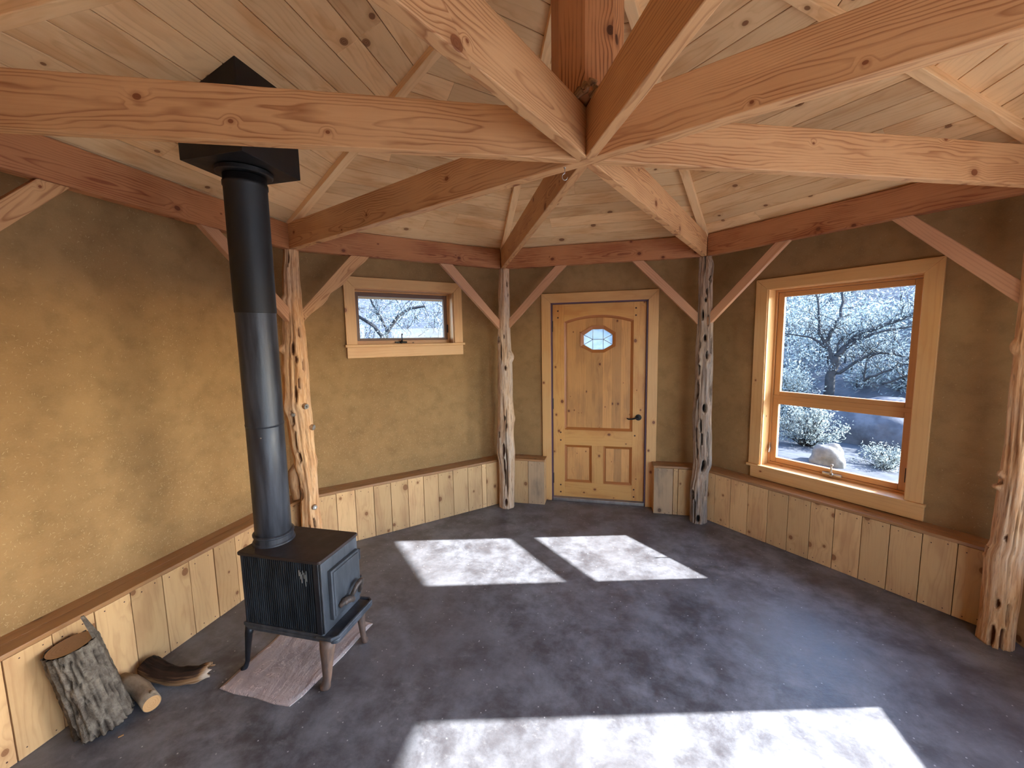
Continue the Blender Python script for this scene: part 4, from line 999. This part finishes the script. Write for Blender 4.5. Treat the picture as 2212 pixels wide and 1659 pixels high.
# hook under the hub
hk = thing('ceiling_hook', 'small bright wire hook screwed into the through beam near the hub', 'hook', (-.088, .02, ZB))
mb = MB(); pts = [Vector((-.088, .020, ZB + .001)), Vector((-.088, .020, ZB - .022))]
for i in range(12):
    t = rad(90 + i * 24); pts.append(Vector((-.088 + math.cos(t) * .012 * .9, .02 + math.cos(t) * .012 * .2, ZB - .036 + math.sin(t) * .013)))
mb.tube(pts, .0017, 8); mb.build('wire', MAT['steel'], hk, smooth=True)
mb = MB(); mb.lathe(Vector((-.088, .02, ZB - .004)), UP, [(0, .004), (.004, .005)], 10); mb.build('collar', MAT['steel'], hk)
# ------------------------------------------------------------------ outside
def hgt(x, y):
    d = math.hypot(x, y); a = math.degrees(math.atan2(y, x))
    s = max(0., min(1., (a - 22) / 18)) * max(0., min(1., (172 - a) / 20)) if -180 < a < 180 else 0
    s = s * s * (3 - 2 * s)
    t = max(0., d - 2.9); h = .30 * min(1, t / .8)
    if d > 5.6: h += (d - 5.6) * .34 * min(1., (d - 5.6) / 1.6)
    h = min(h, 8.5 + .02 * d)
    n_ = .16 * mn.noise(Vector((x * .35, y * .35, 0))) + .05 * mn.noise(Vector((x * 1.3, y * 1.3, 4)))
    return s * (h + n_ * min(1, t)) - .13 * (1 - s) * 1.0
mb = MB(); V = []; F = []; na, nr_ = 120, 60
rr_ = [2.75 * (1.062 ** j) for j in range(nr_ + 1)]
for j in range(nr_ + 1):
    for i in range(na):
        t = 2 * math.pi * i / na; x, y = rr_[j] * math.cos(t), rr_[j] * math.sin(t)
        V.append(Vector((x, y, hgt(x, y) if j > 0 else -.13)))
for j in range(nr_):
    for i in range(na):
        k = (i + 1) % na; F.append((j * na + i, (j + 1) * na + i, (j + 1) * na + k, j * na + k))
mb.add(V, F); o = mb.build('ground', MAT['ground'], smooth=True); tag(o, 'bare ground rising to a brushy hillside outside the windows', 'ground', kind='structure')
mb = MB(); C_ = [(2.85 * math.cos(rad(a)), 2.85 * math.sin(rad(a))) for a in range(-112, 35, 7)]; D_ = [(12. * math.cos(rad(a)), 12. * math.sin(rad(a))) for a in range(-112, 35, 7)]
n = len(C_); V = [Vector((*p, -.09)) for p in C_] + [Vector((*p, -.09)) for p in D_] + [Vector((*p, -.16)) for p in C_] + [Vector((*p, -.16)) for p in D_]
F = [(i, n + i, n + i + 1, i + 1) for i in range(n - 1)] + [(2 * n + i, 2 * n + i + 1, 3 * n + i + 1, 3 * n + i) for i in range(n - 1)] + [(n + i, 3 * n + i, 3 * n + i + 1, n + i + 1) for i in range(n - 1)] + [(i, i + 1, 2 * n + i + 1, 2 * n + i) for i in range(n - 1)]
mb.add(V, F); o = mb.build('reflector', MAT['reflector']); tag(o, 'pale terrace added outside the sunny side to bounce sun indoors, out of view', 'reflector', kind='structure')  # unseen slab added to bounce sunlight up through the windows
def rock(name, label, c, sx, sy, sz, rz, mat, seed, flat=0., grp=None):
    import bmesh
    bm = bmesh.new(); bmesh.ops.create_icosphere(bm, subdivisions=4, radius=1)
    R_ = Matrix.Rotation(rad(rz), 3, 'Z')
    for v in bm.verts:
        p = v.co.copy(); n_ = mn.noise(p * 1.1 + Vector((seed, 0, 0))) * .32 + mn.noise(p * 3.2 + Vector((0, seed, 0))) * .09 + mn.noise(p * 9 + Vector((0, 0, seed))) * .025
        p = p * (1 + n_)
        if flat: p.z = min(p.z, flat + .25 * p.x + .04 * mn.noise(p * 3))
        v.co = R_ @ Vector((p.x * sx, p.y * sy, p.z * sz))
    me = bpy.data.meshes.new(name); bm.to_mesh(me); bm.free(); me.materials.append(MAT[mat])
    me.polygons.foreach_set('use_smooth', [True] * len(me.polygons))
    o = bpy.data.objects.new(name, me); COL.objects.link(o); o.location = c; tag(o, label, 'boulder', grp)
    return o
rock('boulder', 'big slanting flat-faced boulder outside the large window', (3.72, 4.82, hgt(3.72, 4.82) + .02), .80, .55, .50, -38, 'boulder', 3.)
rock('boulder', 'upright grey boulder at the right of the big slanting boulder outside', (4.35, 4.15, hgt(4.35, 4.15) + .12), .42, .40, .5, 20, 'boulder', 9.)
rock('boulder', 'small rounded pale rock low in the large window behind its crank', (2.40, 3.18, hgt(2.40, 3.18) + .03), .17, .15, .17, 0, 'boulderpale', 5.)
def twig_tree(mbT, mbL, p, d, L, r, depth, leafn, spread=.55, lsize=.05, up=.25):
    """recursive branch: tubes into mbT, leaf quads into mbL"""
    n = 4; pts = [p]; q = p; dd = d.copy()
    for i in range(n):
        dd = (dd + Vector((random.gauss(0, .13), random.gauss(0, .13), random.gauss(0, .10) + up * .08))).normalized(); q = q + dd * (L / n); pts.append(q)
    mbT.tube(pts, [r * (1 - .12 * i) for i in range(n + 1)], 5 if depth < 2 else 7, caps=False)
    if depth == 0:
        for i in range(leafn):
            f = random.uniform(.15, 1.05); c = p.lerp(q, f) + Vector((random.gauss(0, 1), random.gauss(0, 1), random.gauss(0, 1))) * L * .16
            leaf(mbL, c, lsize * random.uniform(.6, 1.3))
        return
    for i in range(random.randint(2, 3) + (1 if depth > 2 else 0)):
        f = random.uniform(.45, 1.); c = pts[min(n, int(f * n))]
        nd = (dd + Vector((random.gauss(0, spread), random.gauss(0, spread), random.gauss(0, spread * .8) + up * .3))).normalized()
        twig_tree(mbT, mbL, c, nd, L * random.uniform(.55, .8), r * .55, depth - 1, leafn, spread, lsize, up)
def leaf(mbL, c, s):
    a = Vector((random.gauss(0, 1), random.gauss(0, 1), random.gauss(0, 1))).normalized(); b = a.cross(Vector((random.gauss(0, 1), random.gauss(0, 1), random.gauss(0, 1)))).normalized()
    mbL.add([c - a * s, c + b * s * .32, c + a * s, c - b * s * .32], [(0, 1, 2, 3)], None, random.random())
random.seed(21)
# the tree in the large window
tr = thing('tree', 'dark spreading tree seen through the large window', 'tree', (3.49, 5.53, hgt(3.49, 5.53)))
T_ = MB(); L_ = MB()
z0 = hgt(3.49, 5.53) - .1
limbs = [([(3.47, 5.54, z0), (3.49, 5.535, 1.05), (3.52, 5.52, 1.22), (3.545, 5.51, 1.37)], .075, .052),
         ([(3.545, 5.51, 1.37), (3.66, 5.53, 1.53), (3.87, 5.57, 1.727), (4.08, 5.58, 1.81), (4.267, 5.58, 1.87), (4.55, 5.54, 2.02), (4.9, 5.5, 2.25)], .046, .014),
         ([(3.60, 5.52, 1.45), (3.80, 5.50, 1.62), (4.05, 5.45, 1.74), (4.35, 5.4, 1.80), (4.8, 5.35, 1.85)], .028, .010),
         ([(3.52, 5.52, 1.25), (3.47, 5.54, 1.42), (3.416, 5.57, 1.57), (3.47, 5.54, 1.75), (3.544, 5.51, 1.98), (3.572, 5.5, 2.318), (3.66, 5.5, 2.6)], .036, .012),
         ([(3.416, 5.57, 1.57), (3.33, 5.6, 1.75), (3.31, 5.6, 2.0), (3.28, 5.62, 2.3), (3.22, 5.6, 2.55)], .024, .009),
         ([(3.45, 5.55, 1.5), (3.30, 5.62, 1.62), (3.15, 5.7, 1.70), (2.9, 5.75, 1.74)], .022, .008),
         ([(3.50, 5.53, 1.08), (3.62, 5.46, 1.16), (3.757, 5.405, 1.304), (3.9, 5.33, 1.40), (3.979, 5.285, 1.43), (4.2, 5.16, 1.38), (4.4, 5.05, 1.28)], .026, .008),
         ([(3.85, 5.35, 1.02), (4.0, 5.25, 1.14), (4.2, 5.15, 1.26), (4.45, 5.05, 1.30)], .020, .007),
         ([(4.0, 5.2, .98), (4.15, 5.12, 1.06), (4.3, 5.05, 1.18), (4.5, 5.0, 1.22)], .018, .007),
         ([(3.86, 5.36, 1.0), (3.86, 5.37, 1.2), (3.88, 5.37, 1.42), (3.82, 5.38, 1.6)], .014, .006),
         ([(3.56, 5.51, 1.42), (3.54, 5.5, 1.55), (3.60, 5.48, 1.66), (3.72, 5.45, 1.74)], .014, .006)]
for pts, ra, rb_ in limbs:
    pts = [Vector(q) for q in pts]; fine = []
    for i in range(len(pts) - 1):
        for t in (0, .34, .67): fine.append(pts[i].lerp(pts[i + 1], t) + Vector((random.gauss(0, .008), random.gauss(0, .008), random.gauss(0, .008))))
    fine.append(pts[-1])
    T_.tube(fine, [ra + (rb_ - ra) * i / (len(fine) - 1) for i in range(len(fine))], 8)
    for i in range(3, len(fine)):
        if ra > .06: break
        for _ in range(2):
            d = Vector((random.gauss(0, .6), random.gauss(0, .5), random.uniform(.1, 1.))).normalized()
            twig_tree(T_, L_, fine[i], d, random.uniform(.16, .34), .005, 1, 12, .5, .015)
o = T_.build('trunk', MAT['trunk'], tr, smooth=True); o['label'] = 'dark grey trunk and limbs'
o = L_.build('foliage', MAT['leaf'], tr); o['label'] = 'sparse pale foliage'
def shrub(name, label, x, y, R, H, n, mat, lsize=.03, ntw=60, cat='shrub', group=None):
    base = Vector((x, y, hgt(x, y))); root = thing(name, label, cat, base, group)
    T_ = MB(); L_ = MB()
    for i in range(ntw):
        a = random.uniform(0, 2 * math.pi); e = random.uniform(.25, 1.45)
        d = Vector((math.cos(a) * math.cos(e), math.sin(a) * math.cos(e), math.sin(e)))
        tip = base + Vector((d.x * R, d.y * R, d.z * H)) * random.uniform(.7, 1.)
        midp = base.lerp(tip, .5) + Vector((random.gauss(0, .05), random.gauss(0, .05), .05)) * R
        T_.tube([base - Vector((0, 0, .05)), midp, tip], [.012 * R + .002, .006 * R + .0015, .001], 4, caps=False)
        for j in range(n // ntw):
            f = random.uniform(.3, 1.08); c = midp.lerp(tip, (f - .3) / .7) if f > .5 else base.lerp(midp, f * 2)
            leaf(L_, c + Vector((random.gauss(0, 1), random.gauss(0, 1), random.gauss(0, 1))) * .07 * R, lsize * random.uniform(.6, 1.3))
    T_.build('stems', MAT['trunk'], root); L_.build('foliage', MAT[mat], root)
    return root
shrub('sagebrush', 'silvery sagebrush at the lower left of the large window', 2.62, 4.15, .48, .62, 5200, 'sage', .018, 80)
shrub('sagebrush', 'low pale brush right of the small rock outside the large window', 3.05, 3.35, .34, .26, 2000, 'sage', .015, 50)
shrub('sagebrush', 'leafy bush crowding the left side of the large window behind the sagebrush', 2.85, 5.6, .62, .95, 6000, 'leaf', .02, 80)
shrub('sagebrush', 'dead pale twigs hanging over the boulder at the right of the large window', 4.0, 4.0, .35, .42, 160, 'sage', .02, 26)
# tall bush outside the small window
tb = thing('bush', 'tall pale leafy bush filling the small high window', 'bush', (-2.95, 3.48, hgt(-2.95, 3.48)))
T_ = MB(); L_ = MB(); b0 = Vector((-2.95, 3.48, hgt(-2.95, 3.48) - .05))
for q in ([b0, Vector((-2.94, 3.47, 1.1)), Vector((-2.95, 3.48, 1.9)), Vector((-3.0, 3.44, 2.05)), Vector((-3.10, 3.40, 2.25)), Vector((-3.2, 3.35, 2.6))], [Vector((-2.95, 3.48, 1.85)), Vector((-2.80, 3.55, 2.08)), Vector((-2.66, 3.63, 2.19)), Vector((-2.45, 3.7, 2.22))], [Vector((-2.95, 3.48, 1.7)), Vector((-3.1, 3.4, 1.95)), Vector((-3.3, 3.3, 2.1))]):
    T_.tube(q, [.028 * (1 - .13 * i) for i in range(len(q))], 8)
for i in range(230):
    c = Vector((random.uniform(-3.75, -2.0), 0, random.uniform(.6, 2.75))); c.y = 3.48 + (c.x + 2.95) * .9 + random.gauss(0, .28)
    d = Vector((random.gauss(0, .5), random.gauss(0, .5), random.gauss(.4, .5))).normalized()
    twig_tree(T_, L_, c, d, random.uniform(.2, .36), .005, 1, 22, .6, .017)
o = T_.build('trunk', MAT['trunk'], tb); L_.build('foliage', MAT['leaf'], tb)
# hillside scrub: nobody could count it
T_ = MB(); L_ = MB()
for i in range(640):
    a = rad(random.uniform(36, 76) if i % 8 else random.uniform(105, 150)); d = (7.3 if i % 8 == 0 else 6.0) + 24 * random.random() ** 1.8
    x, y = d * math.cos(a), d * math.sin(a); z = hgt(x, y); R = random.uniform(.28, .6) * (1 + d * .025)
    if d < 7.5: R *= .6
    if math.hypot(x - 3.72, y - 4.82) < .9: continue
    T_.tube([Vector((x, y, z - .05)), Vector((x + random.gauss(0, .1), y, z + R * .9))], [.02, .005], 4, caps=False)
    for j in range(300 if d < 12 else 170):
        e = Vector((random.gauss(0, 1), random.gauss(0, 1), random.gauss(0, 1))).normalized() * R * random.uniform(.45, 1.05)
        leaf(L_, Vector((x, y, z + R * .7)) + Vector((e.x, e.y, e.z * .95)), (.013 + .0022 * d) * random.uniform(.6, 1.3))
hb = thing('hillside_brush', 'dense pale brush covering the hillside outside', 'brush', (8, 12, hgt(8, 12)), None, 'stuff')
o = T_.build('stems', MAT['trunk'], hb); o['kind'] = 'stuff'
o = L_.build('foliage', MAT['leaf'], hb); o['kind'] = 'stuff'
# ------------------------------------------------------------------ light and camera
sun = bpy.data.lights.new('sun', 'SUN'); sun.energy = 28.5; sun.angle = rad(.6); sun.color = (1., .97, .93)
so = bpy.data.objects.new('sun', sun); COL.objects.link(so)
az, el = rad(14.3), rad(28.)
sd = Vector((math.cos(az) * math.cos(el), math.sin(az) * math.cos(el), math.sin(el)))
so.rotation_euler = sd.to_track_quat('Z', 'Y').to_euler(); so.location = sd * 12
w = bpy.data.worlds.new('sky'); scene.world = w; w.use_nodes = True
nt = w.node_tree; nt.nodes.clear()
out = nt.nodes.new('ShaderNodeOutputWorld'); bg = nt.nodes.new('ShaderNodeBackground'); sky = nt.nodes.new('ShaderNodeTexSky')
sky.sky_type = 'NISHITA'; sky.sun_disc = False; sky.sun_elevation = el; sky.sun_rotation = rad(90) - az; sky.altitude = 1000; sky.dust_density = 1.2
nt.links.new(sky.outputs[0], bg.inputs[0]); bg.inputs[1].default_value = 1.5; nt.links.new(bg.outputs[0], out.inputs[0])
cam = bpy.data.cameras.new('camera'); co = bpy.data.objects.new('camera', cam); COL.objects.link(co)
cam.sensor_fit = 'HORIZONTAL'; cam.sensor_width = 36; cam.lens = 36 * 868.8 / 2212; cam.clip_start = .02; cam.clip_end = 300
Rr, Uu, Ff = Vector((0.97344962, 0.22816352, -0.018364)), Vector((-0.00685382, 0.10924404, 0.99399133)), Vector((-0.22879872, 0.96747462, -0.10790736))
M = Matrix(((Rr.x, Uu.x, -Ff.x, .08271), (Rr.y, Uu.y, -Ff.y, -1.70155), (Rr.z, Uu.z, -Ff.z, 1.71092), (0, 0, 0, 1)))
co.matrix_world = M
scene.camera = co
vs = scene.view_settings; vs.view_transform = 'Standard'; vs.look = 'None'; vs.gamma = 1; vs.use_curve_mapping = False; vs.exposure = .62
scene.cycles.max_bounces = 10; scene.cycles.diffuse_bounces = 6; scene.cycles.transparent_max_bounces = 16
scene.cycles.sample_clamp_indirect = 8
